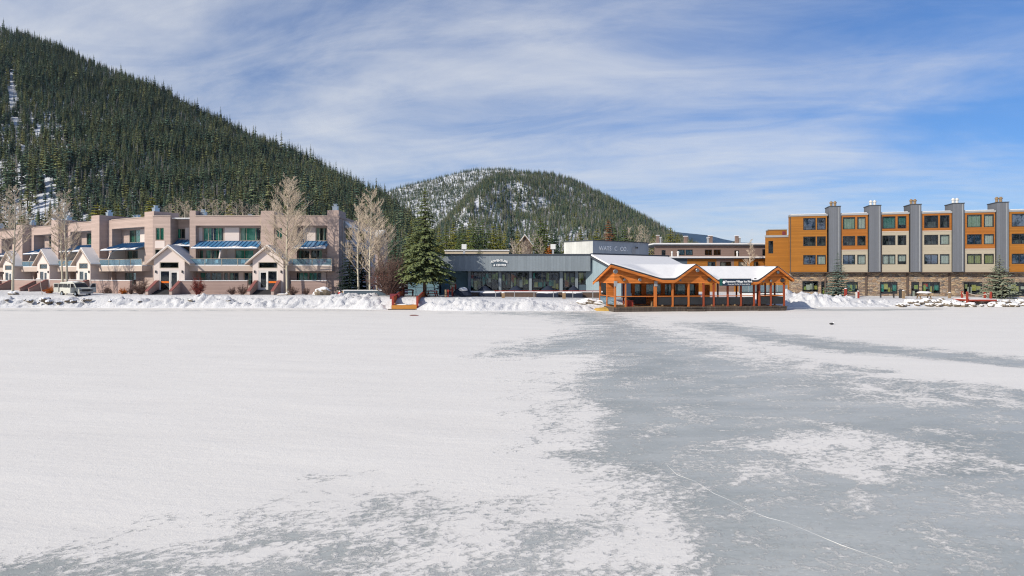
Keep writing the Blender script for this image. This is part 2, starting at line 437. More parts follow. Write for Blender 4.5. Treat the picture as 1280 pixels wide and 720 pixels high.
# ================================================================== camera, light, sky
SUN_AZ, SUN_EL = 51.0, 32.5           # degrees left of straight behind the viewer; height
sd = Vector((-math.sin(R(SUN_AZ)) * math.cos(R(SUN_EL)), -math.cos(R(SUN_AZ)) * math.cos(R(SUN_EL)), math.sin(R(SUN_EL))))
cam = bpy.data.cameras.new('camera'); co = bpy.data.objects.new('camera', cam); COL.objects.link(co)
co.location = (0, 0, CAMZ); co.rotation_euler = (R(90), 0, 0)
cam.sensor_width = 36; cam.lens = FPX / 1280 * 36
cam.shift_y = -(360 - HZ) / 1280.0
cam.clip_end = 30000; cam.clip_start = .1
scene.camera = co
sl = bpy.data.lights.new('sun', 'SUN'); so = bpy.data.objects.new('sun', sl); COL.objects.link(so)
sl.energy = 4.6; sl.angle = R(.53); sl.color = (1, .92, .80)
so.rotation_euler = sd.to_track_quat('Z', 'Y').to_euler(); so.location = (-60, -40, 60)

w = bpy.data.worlds.new('World'); scene.world = w; w.use_nodes = True
t = w.node_tree; bg = t.nodes['Background']
sky = N(t, 'ShaderNodeTexSky', sky_type='NISHITA'); sky.sun_disc = False
sky.sun_elevation = R(SUN_EL); sky.sun_rotation = math.atan2(sd.x, sd.y)
sky.altitude = 2800; sky.air_density = 1.0; sky.dust_density = .4; sky.ozone_density = 1.6
d = N(t, 'ShaderNodeTexCoord').outputs['Generated']
s = sep(t, d)
zz = math_n(t, 'ADD', math_n(t, 'MAXIMUM', s[2], 0), .16)
cx = math_n(t, 'DIVIDE', s[0], zz); cy = math_n(t, 'DIVIDE', s[1], zz)
ra = R(-14)      # the cirrus streams run this way
a1 = math_n(t, 'ADD', math_n(t, 'MULTIPLY', cx, math.cos(ra)), math_n(t, 'MULTIPLY', cy, math.sin(ra)))
a2 = math_n(t, 'SUBTRACT', math_n(t, 'MULTIPLY', cy, math.cos(ra)), math_n(t, 'MULTIPLY', cx, math.sin(ra)))
v1 = comb(t, math_n(t, 'MULTIPLY', a1, .62), math_n(t, 'MULTIPLY', a2, 1.05), 1.7)
v2 = comb(t, math_n(t, 'MULTIPLY', a1, 1.5), math_n(t, 'MULTIPLY', a2, 3.9), 4.2)
v3 = comb(t, math_n(t, 'MULTIPLY', a1, .20), math_n(t, 'MULTIPLY', a2, .42), 7.3)
nA = noise(t, v1, 1.0, 9, .60, .5); nB = noise(t, v2, 1.0, 8, .62, .9); nC = noise(t, v3, 1.0, 4, .5, .4)
bias = math_n(t, 'MULTIPLY', s[0], -.36)                       # thicker veil towards the sun's side
lowb = math_n(t, 'MULTIPLY', math_n(t, 'POWER', math_n(t, 'SUBTRACT', 1, math_n(t, 'MAXIMUM', s[2], 0), clamp=True), 5), .30)
k = math_n(t, 'ADD', math_n(t, 'ADD', math_n(t, 'MULTIPLY', nA, 1.15), math_n(t, 'MULTIPLY', nB, .46)), math_n(t, 'ADD', math_n(t, 'MULTIPLY', nC, .75), math_n(t, 'ADD', bias, lowb)))
cl = N(t, 'ShaderNodeMapRange', interpolation_type='SMOOTHSTEP'); cl.inputs[1].default_value = .88; cl.inputs[2].default_value = 1.72; L(t, k, cl.inputs[0])
CLOUD = (6.1, 6.2, 6.4)
lowsky = N(t, 'ShaderNodeMapRange'); lowsky.inputs[1].default_value = 0; lowsky.inputs[2].default_value = .42; lowsky.inputs[3].default_value = .60; lowsky.inputs[4].default_value = 1.0; L(t, s[2], lowsky.inputs[0])
skyc = mixc(t, 1, sky.outputs[0], (.54, .85, 1.18), 'MULTIPLY')
skyc = mixc(t, 1, skyc, comb(t, lowsky.outputs[0], lowsky.outputs[0], lowsky.outputs[0]), 'MULTIPLY')
L(t, mixc(t, math_n(t, 'MULTIPLY', cl.outputs[0], .93), skyc, CLOUD), bg.inputs[0])
bg.inputs[1].default_value = .12
scene.view_settings.view_transform = 'Standard'; scene.view_settings.look = 'None'
scene.view_settings.exposure = 0.12; scene.view_settings.gamma = 1; scene.view_settings.use_curve_mapping = False
scene.cycles.use_denoising = True; scene.cycles.denoiser = 'OPENIMAGEDENOISE'; scene.cycles.denoising_input_passes = 'RGB_ALBEDO_NORMAL'; scene.cycles.denoising_prefilter = 'NONE'; scene.cycles.pixel_filter_type = 'BLACKMAN_HARRIS'; scene.cycles.filter_width = 1.15
scene.cycles.max_bounces = 6; scene.cycles.transparent_max_bounces = 12
scene.cycles.diffuse_bounces = 3; scene.cycles.glossy_bounces = 3; scene.cycles.caustics_reflective = False; scene.cycles.caustics_refractive = False

# ================================================================== ground, lake, banks
def shoreY(x):
    return np.interp(x, [-160, -60, -24, -17, -6, 12, 14, 33, 36, 60, 160], [84, 83.6, 82.5, 80, 77, 77, 80.6, 82.5, 85.4, 86, 87])
def landZ(x):
    return np.interp(x, [-160, -30, -20, 8, 22, 36, 160], [1.55, 1.55, 1.5, 1.2, 1.0, .95, .95])
def gz(x, y):
    x = np.asarray(x, float); y = np.asarray(y, float)
    k = sstep(-1.0, 4.0, y - shoreY(x))
    z = -.5 + (landZ(x) + .5) * k
    far = sstep(96, 240, y); z = z + far * 1.5
    back = sstep(-60, -70, y); z = np.maximum(z, -.5 + 2.0 * back)
    side = sstep(190, 215, np.abs(x)); z = np.maximum(z, -.5 + 2.0 * side * (y < 90))
    return z
def grid_mesh(name, X, Y, Z, mats, attrs=None, smooth=True):
    ny, nx = X.shape
    me = bpy.data.meshes.new(name)
    vs = np.stack([X, Y, Z], -1).reshape(-1, 3)
    i = (np.arange(ny - 1)[:, None] * nx + np.arange(nx - 1)[None, :]).reshape(-1)
    fs = np.stack([i, i + 1, i + nx + 1, i + nx], -1)
    me.vertices.add(len(vs)); me.vertices.foreach_set('co', vs.ravel())
    me.loops.add(fs.size); me.loops.foreach_set('vertex_index', fs.ravel())
    me.polygons.add(len(fs)); me.polygons.foreach_set('loop_start', np.arange(len(fs)) * 4)
    me.polygons.foreach_set('use_smooth', np.ones(len(fs), bool))
    me.update(calc_edges=True); me.validate()
    for k, v in (attrs or {}).items():
        a = me.attributes.new(k, 'FLOAT', 'POINT'); a.data.foreach_set('value', np.asarray(v, np.float32).ravel())
    me.materials.append(M[mats])
    return link(name, me)
gx = np.concatenate([np.linspace(-7000, -230, 14), np.linspace(-215, -125, 10), np.linspace(-120, 120, 161), np.linspace(125, 215, 10), np.linspace(230, 7000, 14)])
gy = np.concatenate([np.linspace(-1500, -80, 8), np.linspace(-72, 74, 14), np.linspace(75, 100, 51), np.linspace(104, 250, 20), np.linspace(300, 7400, 16)])
GX, GY = np.meshgrid(gx, gy)
tag(grid_mesh('ground', GX, GY, gz(GX, GY), 'bank_snow'), kind='structure')

# --- the frozen lake: swept ice is laid out as patches on the lake, then frayed by noise
def patch(pts):                        # photo outline -> metres on the ice
    o = []
    for px, py in pts:
        Y = CAMZ * FPX / max(py - HZ, 4); o.append(((px - 640) / FPX * Y, Y))
    return np.array(o)
def sdist(P, X, Y):
    """signed distance (positive inside), as an angle seen from a standing viewer's distance: metres / range"""
    n = len(P); d = np.full(X.shape, 1e9); ins = np.zeros(X.shape, bool)
    for i in range(n):
        ax, ay = P[i]; bx, by = P[(i + 1) % n]
        ex, ey = bx - ax, by - ay; L2 = ex*ex + ey*ey + 1e-9
        tt = np.clip(((X - ax)*ex + (Y - ay)*ey) / L2, 0, 1)
        d = np.minimum(d, np.hypot(X - ax - tt*ex, Y - ay - tt*ey))
        c = ((ay > Y) != (by > Y)) & (X < (bx - ax) * (Y - ay) / np.where(by == ay, 1e-9, by - ay) + ax)
        ins ^= c
    return np.where(ins, d, -d)
lx = np.linspace(-1.25, 1.25, 420); ly = 3600.0 / np.linspace(820, 42, 330)[:] if False else np.exp(np.linspace(math.log(6.5), math.log(93), 330))
LA, LY = np.meshgrid(lx, ly); LX = LA * LY
ICE = [  # outline, strength, fray, edge softness (fraction of distance)
 ([(676,391),(742,389),(775,393),(800,404),(860,412),(905,426),(950,441),(1010,452),(1040,458),(1090,461),(1112,467),(1150,472),(1185,476),(1225,479),(1300,488),(1420,500),(1420,730),(1400,840),(860,840),(850,720),(835,700),(846,690),(815,668),(858,640),(842,622),(790,605),(745,582),(712,560),(742,535),(735,512),(700,490),(716,474),(752,452),(742,441),(690,443),(612,446),(655,430),(715,417),(738,408),(712,401)], .84, .85, .06),
 ([(838,403),(905,402),(960,413),(1060,426),(1170,437),(1300,450),(1420,460),(1420,472),(1290,462),(1200,453),(1130,447),(1050,441),(985,433),(905,421)], .80, .7, .05),
 ([(995,385.5),(1080,386),(1180,385),(1180,387.5),(1080,389),(1000,388.5)], .85, .3, .03),
 ([(-100,386.6),(480,387),(480,389.2),(-100,389.4)], .50, .6, .02),
 ([(560,391),(640,389.5),(742,389),(742,396),(690,396)], .66, .8, .04),
 ([(-150,705),(20,692),(90,678),(170,664),(260,652),(330,640),(420,630),(520,652),(600,668),(720,690),(850,700),(860,840),(-250,840)], .46, .95, .09),
 ([(300,650),(420,618),(520,622),(600,630),(700,628),(770,610),(840,632),(830,700),(600,720),(380,720)], .40, .85, .12),
 ([(-200,720),(60,700),(200,690),(330,686),(420,694),(470,712),(470,840),(-260,840)], .60, .95, .07),
 ([(690,480),(735,470),(770,560),(845,600),(850,640),(760,620),(690,560),(700,520)], .55, .8, .1),
]
SNOW = [
 ([(1030,443),(1110,447),(1190,453),(1300,463),(1420,472),(1420,500),(1300,488),(1220,479),(1150,473),(1108,471),(1180,465),(1120,459)], 1.0, .5, .02),
 ([(940,560),(1000,537),(1062,531),(1110,548),(1165,560),(1240,571),(1300,578),(1300,592),(1205,586),(1120,592),(1090,603),(1030,592),(970,574)], .62, .9, .03),
 ([(792,404),(850,410),(915,424),(960,438),(1000,452),(1050,462),(1110,468),(1150,474),(1060,470),(960,464),(920,455),(880,436),(830,420)], .50, .9, .035),
 ([(1040,470),(1170,474),(1290,486),(1290,505),(1180,512),(1080,500),(1010,488)], .36, .9, .04),
 ([(880,560),(930,545),(960,572),(1000,592),(960,602),(900,585)], .30, .9, .05),
 ([(1180,612),(1240,605),(1280,625),(1300,640),(1220,640)], .30, .8, .05),
]
bare = np.zeros_like(LX); fray = np.full_like(LX, .28)
for pts, st, fr_, so_ in ICE:
    q = np.clip(.5 + sdist(patch(pts), LX, LY) / LY / (2 * so_), 0, 1) * st
    fray = np.where(q > bare, np.maximum(fr_, .2), fray); bare = np.maximum(bare, q)
    fray = np.where((q > .02) & (q < .98 * st), np.maximum(fray, fr_), fray)
for pts, st, fr_, so_ in SNOW:
    q = np.clip(.5 + sdist(patch(pts), LX, LY) / LY / (2 * so_), 0, 1) * st
    bare = bare * (1 - q); fray = np.where(q > .03, np.maximum(fray * .6, fr_), fray)
lz = .02 * (fbm(LX * .25, LY * .25, 3) - .5)
lake = grid_mesh('lake_ice', LX, LY, lz, 'lake', {'bare': bare, 'fray': fray})
tag(lake, kind='structure')
ck = []
_r = random.Random(2)
for i, (px_, py_) in enumerate([(832,583),(848,592),(868,603),(890,616),(912,626),(935,637),(960,647),(985,656),(1015,668),(1050,680),(1085,690),(1115,703)]):
    Y_ = 3600.0 / (py_ - HZ); ck.append(((px_ - 640) / FPX * Y_ + _r.uniform(-.06, .06), Y_ + _r.uniform(-.10, .10), .004))
tag(MB().path(ck, [max(.0012, .0022 + .0030 * math.sin(i * 2.3)) for i in range(len(ck))], 5).build('ice_crack', 'snow', lake), kind='structure')
# the lake behind the viewer's back, where only snow lies
MB().box(-200, 200, -66, 6.3, -.3, -.02).build('lake_snow', 'snow')['kind'] = 'structure'

# --- ploughed snow banks along the shore
def bank(name, x0, x1, crest, depth, lump, seed, step=.2, front=0, taper=2.0):
    """crest: [(x, height above lake)], depth: how far back it runs"""
    xs = np.arange(x0, x1 + step, step); vs = np.linspace(0, 1, int(depth / .22) + 1)
    V, X = np.meshgrid(vs, xs, indexing='ij')
    ys = shoreY(X) - front
    Y = ys + V * depth
    cz = np.interp(X, [c[0] for c in crest], [c[1] for c in crest])
    prof = np.where(V < .5, np.sin(np.clip(V / .5, 0, 1) * math.pi / 2) ** .9, 1.0)
    base = np.maximum(gz(X, Y), -.05)
    hump = cz * prof
    endf = sstep(0, taper, X - x0) * sstep(0, taper, x1 - X)
    n1 = fbm(X * .42 + seed, Y * .42, 3) - .5
    n2 = np.abs(fbm(X * 1.15 + seed * 3, Y * 1.15 + 5, 4) - .5) * 2
    n3 = np.abs(fbm(X * 3.1 + seed, Y * 3.1, 3) - .5) * 2
    n4 = fbm(X * .75 - Y * .9 + seed, Y * .45 + X * .35, 3) - .5
    Z = hump * endf + lump * (1.8 * n1 - 1.5 * n2 - .6 * n3 + 3.0 * n4 + .65) * sstep(0, .16, V) * (.35 + .65 * endf)
    backf = sstep(.62, 1.0, V)
    Z = Z * (1 - backf) + (base - .06) * backf
    Z = np.where(V <= .001, -.12, Z)
    Z = np.where((endf < .02), -.15, Z)
    o = grid_mesh(name, X, Y, Z, 'bank_snow'); tag(o, kind='structure'); return o
bank('snow_bank', -112, -25, [(-112,.8),(-60,.8),(-40,.8),(-25,.95)], 6.0, .50, 1)
bank('snow_bank', -27, -15.3, [(-27,.8),(-24.5,1.15),(-22,1.4),(-19,1.3),(-17,1.1),(-15.3,.7)], 8.0, .5, 11, front=.2)
bank('snow_bank', -11.7, 11.2, [(-11.7,.5),(-10,.95),(-7,.9),(-3,.75),(2,.7),(6,.65),(9,.6),(11.2,.3)], 6.0, .42, 23)
bank('snow_bank', 34.3, 50, [(34.3,.9),(36,1.3),(38.5,1.65),(41,1.6),(43.5,1.35),(46,.85),(50,.5)], 8, .55, 37)
bank('snow_bank', 47, 112, [(47,.45),(60,.55),(70,.5),(80,.45),(112,.45)], 6, .36, 51)

# ================================================================== mountains
def hill_fn(sky_pts, yf, yr, amp, seed, drop):
    """polar heightfield: foot distance yf, ridge distance yr (both by column), skyline given by its photo outline"""
    PX = np.array([q[0] for q in sky_pts], float); PY = np.array([q[1] for q in sky_pts], float)
    def f(px, tt):
        px = np.asarray(px, float); tt = np.asarray(tt, float)
        Yf = np.interp(px, [q[0] for q in yf], [q[1] for q in yf]); Yr = np.interp(px, [q[0] for q in yr], [q[1] for q in yr])
        Y = Yf + (Yr - Yf) * tt; X = (px - 640) / FPX * Y
        zr = CAMZ + (HZ - np.interp(px, PX, PY) - drop) / FPX * Yr
        g = np.where(tt <= 1, tt, 1 - (tt - 1) * .7)
        env = np.sin(np.clip(tt, 0, 1) * math.pi) ** .7
        Z = 1.2 + (zr - 1.2) * g + amp * env * (fbm(X / 90 + seed, Y / 160 + seed, 4) - .5) * 2
        return X, Y, Z
    return f
left_f = hill_fn([(-420,-70),(-200,-30),(0,27),(60,45),(120,72),(180,97),(240,130),(300,160),(360,185),(400,201),(440,225),(480,246),(510,270),(540,308),(560,336),(590,352)],
                 [(-420,330),(0,320),(400,290),(590,300)], [(-420,980),(0,900),(250,800),(400,690),(540,480),(590,420)], 9, 2.2, 11)
back_f = hill_fn([(330,300),(420,262),(478,238),(500,230),(540,220),(580,210),(600,207),(640,207),(700,222),(740,250),(790,300)],
                 [(330,1250),(790,1250)], [(330,1800),(600,2000),(790,1900)], 26, 5.1, 5)
front_f = hill_fn([(500,318),(530,300),(548,280),(565,262),(585,238),(605,220),(625,211),(660,210),(690,212),(715,219),(742,232),(770,246),(800,263),(830,281),(850,292),(872,304),(890,312),(920,322)],
                  [(500,640),(920,620)], [(500,800),(560,1000),(640,1330),(720,1330),(800,1150),(920,900)], 22, 8.8, 7)
def hill_mesh(f, px0, px1, n, name):
    P, T = np.meshgrid(np.linspace(px0, px1, n), np.linspace(-.03, 1.5, 90))
    o = grid_mesh(name, *f(P, T), 'hill_snow'); tag(o, kind='structure'); return o
hill_mesh(left_f, -420, 590, 200, 'mountain'); hill_mesh(back_f, 330, 790, 120, 'mountain'); hill_mesh(front_f, 500, 920, 140, 'mountain')
simple('far_range', (.018,.05,.10), .9, .1, .3, .004)
far_f = hill_fn([(560,330),(700,300),(800,288),(845,290),(865,292),(885,294),(905,299),(925,303),(950,304),(985,303),(1030,309),(1100,315),(1200,325),(1300,335)],
                [(560,3600),(1300,3600)], [(560,6200),(1300,6200)], 60, 3.3, 0)
P_, T_ = np.meshgrid(np.linspace(560, 1300, 160), np.linspace(-.03, 1.2, 50))
tag(grid_mesh('mountain', *far_f(P_, T_), 'far_range'), kind='structure')

# ================================================================== conifers
def conifer(h, r, levels, per, seed, split=1, droop=.35, bare=.1, jag=.35, shape=1.0, twist=True, up=0.0, fine=1.0):
    """crown of separate sagging boughs: each bough a bent needle plume (split: side plumes per bough)"""
    rnd = random.Random(seed); mb = MB()
    for i in range(levels):
        f = (i + rnd.random() * .6) / levels
        z = h * (bare + (1 - bare) * f); rad = r * ((1 - f) ** shape) * (1 - .25 * max(0, .12 - f) / .12) + .03 * r
        n = max(3, int(per * (.45 + .55 * (1 - f)))); a0 = rnd.random() * 7
        for j in range(n):
            if rnd.random() < .08: continue
            a = a0 + 2 * math.pi * (j + rnd.uniform(-.3, .3)) / n
            ln = rad * rnd.uniform(1 - jag, 1 + jag * .6); dz = -droop * ln * rnd.uniform(.6, 1.3) + up * ln * (f - .2)
            ca, sa = math.cos(a), math.sin(a); w = ln * rnd.uniform(.30, .46) + .03 * r
            zt = rnd.uniform(-.5, .5) * w * .5
            if split <= 1:
                mb.add([(0,0,z), (ca*ln*.55 - sa*w, sa*ln*.55 + ca*w, z + dz*.45 + zt - .1*w), (ca*ln, sa*ln, z + dz),
                        (ca*ln*.55 + sa*w, sa*ln*.55 - ca*w, z + dz*.45 - zt - .1*w), (ca*ln*.5, sa*ln*.5, z + dz*.35 + .16*w)],
                       [(0,3,4), (3,2,4), (2,1,4), (1,0,4)])
            else:
                m = max(3, int(split * (.35 + .65 * ln / max(r, .01))))
                for q in range(m):
                    g = (q + rnd.random() * .7 + .35) / m; bx = ca*ln*g; by = sa*ln*g; bz = z + dz*g*g + .05*ln*g
                    for side in ((-1, 1) if q < m - 1 else (0,)):
                        aa = a + side * rnd.uniform(.5, 1.1); pl = (ln * rnd.uniform(.30, .48) * (1.15 - .5*g) + .10 + .02 * r) * fine
                        c2, s2 = math.cos(aa), math.sin(aa); ww = pl * rnd.uniform(.24, .40); dd = -pl * rnd.uniform(.05, .65)
                        mb.add([(bx,by,bz), (bx + c2*pl*.6 - s2*ww, by + s2*pl*.6 + c2*ww, bz + dd*.4 - .3*ww), (bx + c2*pl, by + s2*pl, bz + dd),
                                (bx + c2*pl*.6 + s2*ww, by + s2*pl*.6 - c2*ww, bz + dd*.4 - .3*ww), (bx + c2*pl*.5, by + s2*pl*.5, bz + dd*.3 + .3*ww)],
                               [(0,3,4), (3,2,4), (2,1,4), (1,0,4)])
    mb.add([(-.04*r,0,h*.93), (.04*r,0,h*.93), (0,0,h*1.02)], [(0,1,2)])
    return mb
def trunk_mb(h, r, n=7): return MB().path([(0,0,-.4), (0,0,h*.3), (.02*h*.2,0,h*.7), (0,0,h*.98)], [r*1.15, r*.8, r*.4, r*.08], n)
# far trees: one mesh (crown + stem)
PROTO = []
for i, (h, r, lv, per, sh) in enumerate([(14,2.3,15,9,.85), (14,2.0,16,8,.7), (14,2.6,14,9,.95), (13,1.6,14,8,.6)]):
    mb = conifer(h, r, lv, per, 40 + i, bare=.12 if i < 3 else .3, jag=.4, shape=sh, droop=.45)
    k = len(mb.f); mb.path([(0,0,-1), (0,0,h*.5), (0,0,h*.96)], [.2, .14, .03], 5)
    mb.m = [0]*k + [1]*(len(mb.f) - k)
    PROTO.append(mb)
def proto_mesh(i, nd):
    me = bpy.data.meshes.new('conifer'); me.from_pydata(PROTO[i].v, [], PROTO[i].f)
    me.materials.append(M[nd]); me.materials.append(M['bark']); me.polygons.foreach_set('material_index', PROTO[i].m); return me

def scatter(f, n, px0, px1, dens, seed, t1=1.03):
    rs = np.random.RandomState(seed)
    px = rs.uniform(px0, px1, n * 6); tt = rs.uniform(0, t1, n * 6)
    X, Y, Z = f(px, tt)
    keep = rs.rand(n * 6) < dens(px, tt, X, Y) * (Y / Y.max()) ** .6
    idx = np.where(keep)[0][:n]
    return px[idx], tt[idx], X[idx], Y[idx], Z[idx]
def forest(pts, size, protos, seed):
    """many conifers as one stand: points that carry real trees"""
    rs = np.random.RandomState(seed); n = len(pts)
    me = bpy.data.meshes.new('forest'); me.vertices.add(n); me.vertices.foreach_set('co', np.asarray(pts, np.float32).ravel())
    for nm, v in (('tree_scale', size), ('tree_turn', rs.uniform(0, 6.28, n)), ('tree_kind', rs.randint(0, len(protos), n).astype(float)), ('tree_lean', rs.normal(0, .03, n))):
        a = me.attributes.new(nm, 'FLOAT', 'POINT'); a.data.foreach_set('value', np.asarray(v, np.float32))
    o = link('forest', me); tag(o, kind='stuff')
    g = bpy.data.node_groups.new('forest', 'GeometryNodeTree')
    g.interface.new_socket('Geometry', in_out='INPUT', socket_type='NodeSocketGeometry'); g.interface.new_socket('Geometry', in_out='OUTPUT', socket_type='NodeSocketGeometry')
    gi = g.nodes.new('NodeGroupInput'); go = g.nodes.new('NodeGroupOutput'); jo = g.nodes.new('GeometryNodeJoinGeometry')
    def att(nm):
        q = g.nodes.new('GeometryNodeInputNamedAttribute'); q.data_type = 'FLOAT'; q.inputs['Name'].default_value = nm; return q.outputs['Attribute']
    for i, po in enumerate(protos):
        oi = g.nodes.new('GeometryNodeObjectInfo'); oi.inputs['Object'].default_value = po; oi.inputs['As Instance'].default_value = True
        ip = g.nodes.new('GeometryNodeInstanceOnPoints'); cm = g.nodes.new('FunctionNodeCompare'); cm.data_type = 'FLOAT'; cm.operation = 'EQUAL'
        cm.inputs['B'].default_value = i; cm.inputs['Epsilon'].default_value = .1; g.links.new(att('tree_kind'), cm.inputs['A'])
        cx_ = g.nodes.new('ShaderNodeCombineXYZ'); g.links.new(att('tree_turn'), cx_.inputs[2]); g.links.new(att('tree_lean'), cx_.inputs[0])
        cs_ = g.nodes.new('ShaderNodeCombineXYZ')
        for q in range(3): g.links.new(att('tree_scale'), cs_.inputs[q])
        g.links.new(gi.outputs[0], ip.inputs['Points']); g.links.new(cm.outputs[0], ip.inputs['Selection']); g.links.new(oi.outputs['Geometry'], ip.inputs['Instance'])
        g.links.new(cx_.outputs[0], ip.inputs['Rotation']); g.links.new(cs_.outputs[0], ip.inputs['Scale'])
        g.links.new(ip.outputs[0], jo.inputs[0])
    g.links.new(jo.outputs[0], go.inputs[0])
    md = o.modifiers.new('trees', 'NODES'); md.node_group = g
    return o

# --- left mountainside: the nearest trees stand as objects, the rest as one forest
def dens_left(px, tt, X, Y):
    n = fbm(X / 60 + 3, Y / 100 + 7, 4)
    d_ = .56 + .85 * sstep(.34, .58, n)
    chute = np.exp(-((px - 19 - 4 * np.sin(tt * 9)) / 6.0) ** 2) * sstep(.30, .42, tt) * sstep(.82, .66, tt)
    low = sstep(.30, .12, tt) * sstep(190, 60, px)
    return np.clip(d_ * (1 - .97 * chute) * (1 - .62 * low), 0, 1)
px, tt, X, Y, Z = scatter(left_f, 18600, -160, 548, dens_left, 5)
rs = np.random.RandomState(9)
sz = rs.uniform(.62, 1.22, len(X)) * (1.0 + .1 * (tt < .3)); sz = np.where(rs.rand(len(X)) < .06, sz * 1.35, sz); sz = sz * (.84 + .42 * sstep(.3, .7, fbm(X / 45 + 2, Y / 70 + 5, 3)))
vis = (px > 2) & (px < 520) & (HZ - (Z + 10 - CAMZ) / Y * FPX < 262)
order = np.argsort(-np.where(vis, sz / Y, 0))[:200]
near = np.zeros(len(X), bool); near[order] = True
meshes = [proto_mesh(i, 'needle_far') for i in range(4)]
protos = []
for q, i in enumerate(order):
    o = link('conifer', meshes[q % 4]); o.location = (X[i], Y[i], Z[i] - .3); o.rotation_euler.z = rs.uniform(0, 6.28); o.scale = [float(sz[i])] * 3
    tag(o, 'dark green conifer among the nearest, largest trees low on the snowy left mountainside', 'conifer', 'nearest conifers on the left mountainside')
    if q < 4: protos.append(o)
fl = forest(np.stack([X, Y, Z - .3], -1)[~near], sz[~near], protos, 1)

# grey leafless snags standing among the conifers
simple('snag_grey', (.30,.27,.26), .9, .1, .35, .1)
def snag_mesh(seed):
    rnd = random.Random(seed); mb = MB().path([(0,0,-1), (.1,0,6), (.05,.1,11.5)], [.16, .12, .03], 4)
    for i in range(26):
        z = rnd.uniform(3, 11); a = rnd.random() * 6.28; l_ = rnd.uniform(.5, 1.6) * (1.15 - z / 14); mb.path([(.08,.03,z), (math.cos(a)*l_, math.sin(a)*l_, z + rnd.uniform(-.3, .7))], [.06, .03], 3, cap=False)
    return mb
snags = []
for i in range(2):
    o = snag_mesh(i).build('bare_snag', 'snag_grey'); snags.append(o)
    q = left_f(np.array([46., 128.])[i], np.array([.16, .13])[i]); o.location = (float(q[0]), float(q[1]), float(q[2]))
    tag(o, ['grey bare snag low on the snowy mountainside above the far left condo units', 'grey bare snag low on the left mountainside above the angled condo wing'][i], 'dead tree')
ps, ts, Xs, Ys, Zs = scatter(left_f, 2600, -160, 560, lambda px, tt, X, Y: np.clip(.25 + .9 * sstep(.5, .12, tt) * sstep(420, 80, px) + .4 * sstep(.5, .65, fbm(X / 70 + 9, Y / 80, 3)), 0, 1), 25)
forest(np.stack([Xs, Ys, Zs], -1), rs.uniform(.6, 1.15, len(Xs)), snags, 6)
# a second set of meshes for the cooler stand on the farther mountain
px, tt, X, Y, Z = scatter(front_f, 18000, 500, 915, lambda px, tt, X, Y: np.clip(
    .50 + .8 * sstep(.36, .58, fbm(px / 6 + 1, tt * 5 + 3, 4) + .16 * sstep(640, 800, px) + .07 * sstep(.55, .95, tt) - .13 * sstep(660, 560, px) * sstep(.8, .5, tt)) * (.03 + .97 * sstep(.22, .62, tt)) * (1 - .78 * np.exp(-((px - 588) / 42.) ** 2) * sstep(.97, .70, tt)), 0, 1), 15)
forest(np.stack([X, Y, Z - .3], -1), rs.uniform(.55, 1.0, len(X)), protos, 2)
px, tt, X, Y, Z = scatter(back_f, 17000, 400, 720, lambda px, tt, X, Y: np.clip(.75 + .9 * sstep(.36, .56, fbm(px / 6 + 4, tt * 5 + 8, 4) + .2 * sstep(.8, 1.0, tt) + .1 * sstep(560, 640, px)), 0, 1), 16)
forest(np.stack([X, Y, Z - .3], -1), rs.uniform(.55, 1.05, len(X)), protos, 3)

for f_, a_, b_, n_, sd_ in ((front_f, 500, 915, 3600, 35), (back_f, 400, 720, 3600, 36)):
    ps, ts, Xs, Ys, Zs = scatter(f_, n_, a_, b_, lambda px, tt, X, Y: .3 + .6 * sstep(.4, .6, fbm(px / 9, tt * 5, 3)), sd_)
    forest(np.stack([Xs, Ys, Zs], -1), rs.uniform(.7, 1.2, len(Xs)), snags, sd_)
# --- the mountain across the lake, behind the viewer: what the windows mirror
south_pts = [(-900, 250), (-300, 215), (200, 190), (640, 215), (1100, 200), (1600, 235), (2200, 260)]
_sf = hill_fn(south_pts, [(-900, 170), (2200, 170)], [(-900, 760), (2200, 760)], 10, 14.4, 8)
def south_f(px, tt):
    X, Y, Z = _sf(px, tt); return -X, -Y, Z
P_, T_ = np.meshgrid(np.linspace(-900, 2200, 90), np.linspace(-.03, 1.3, 50))
tag(grid_mesh('mountain', *south_f(P_, T_), 'hill_snow'), kind='structure')
px, tt, X, Y, Z = scatter(lambda a, b: _sf(a, b), 3600, -900, 2200, lambda px, tt, X, Y: .35 + .65 * sstep(.35, .5, fbm(px / 60, tt * 4, 3)), 19)
forest(np.stack([-X, -Y, Z - .3], -1), rs.uniform(.9, 1.6, len(X)), protos, 4)
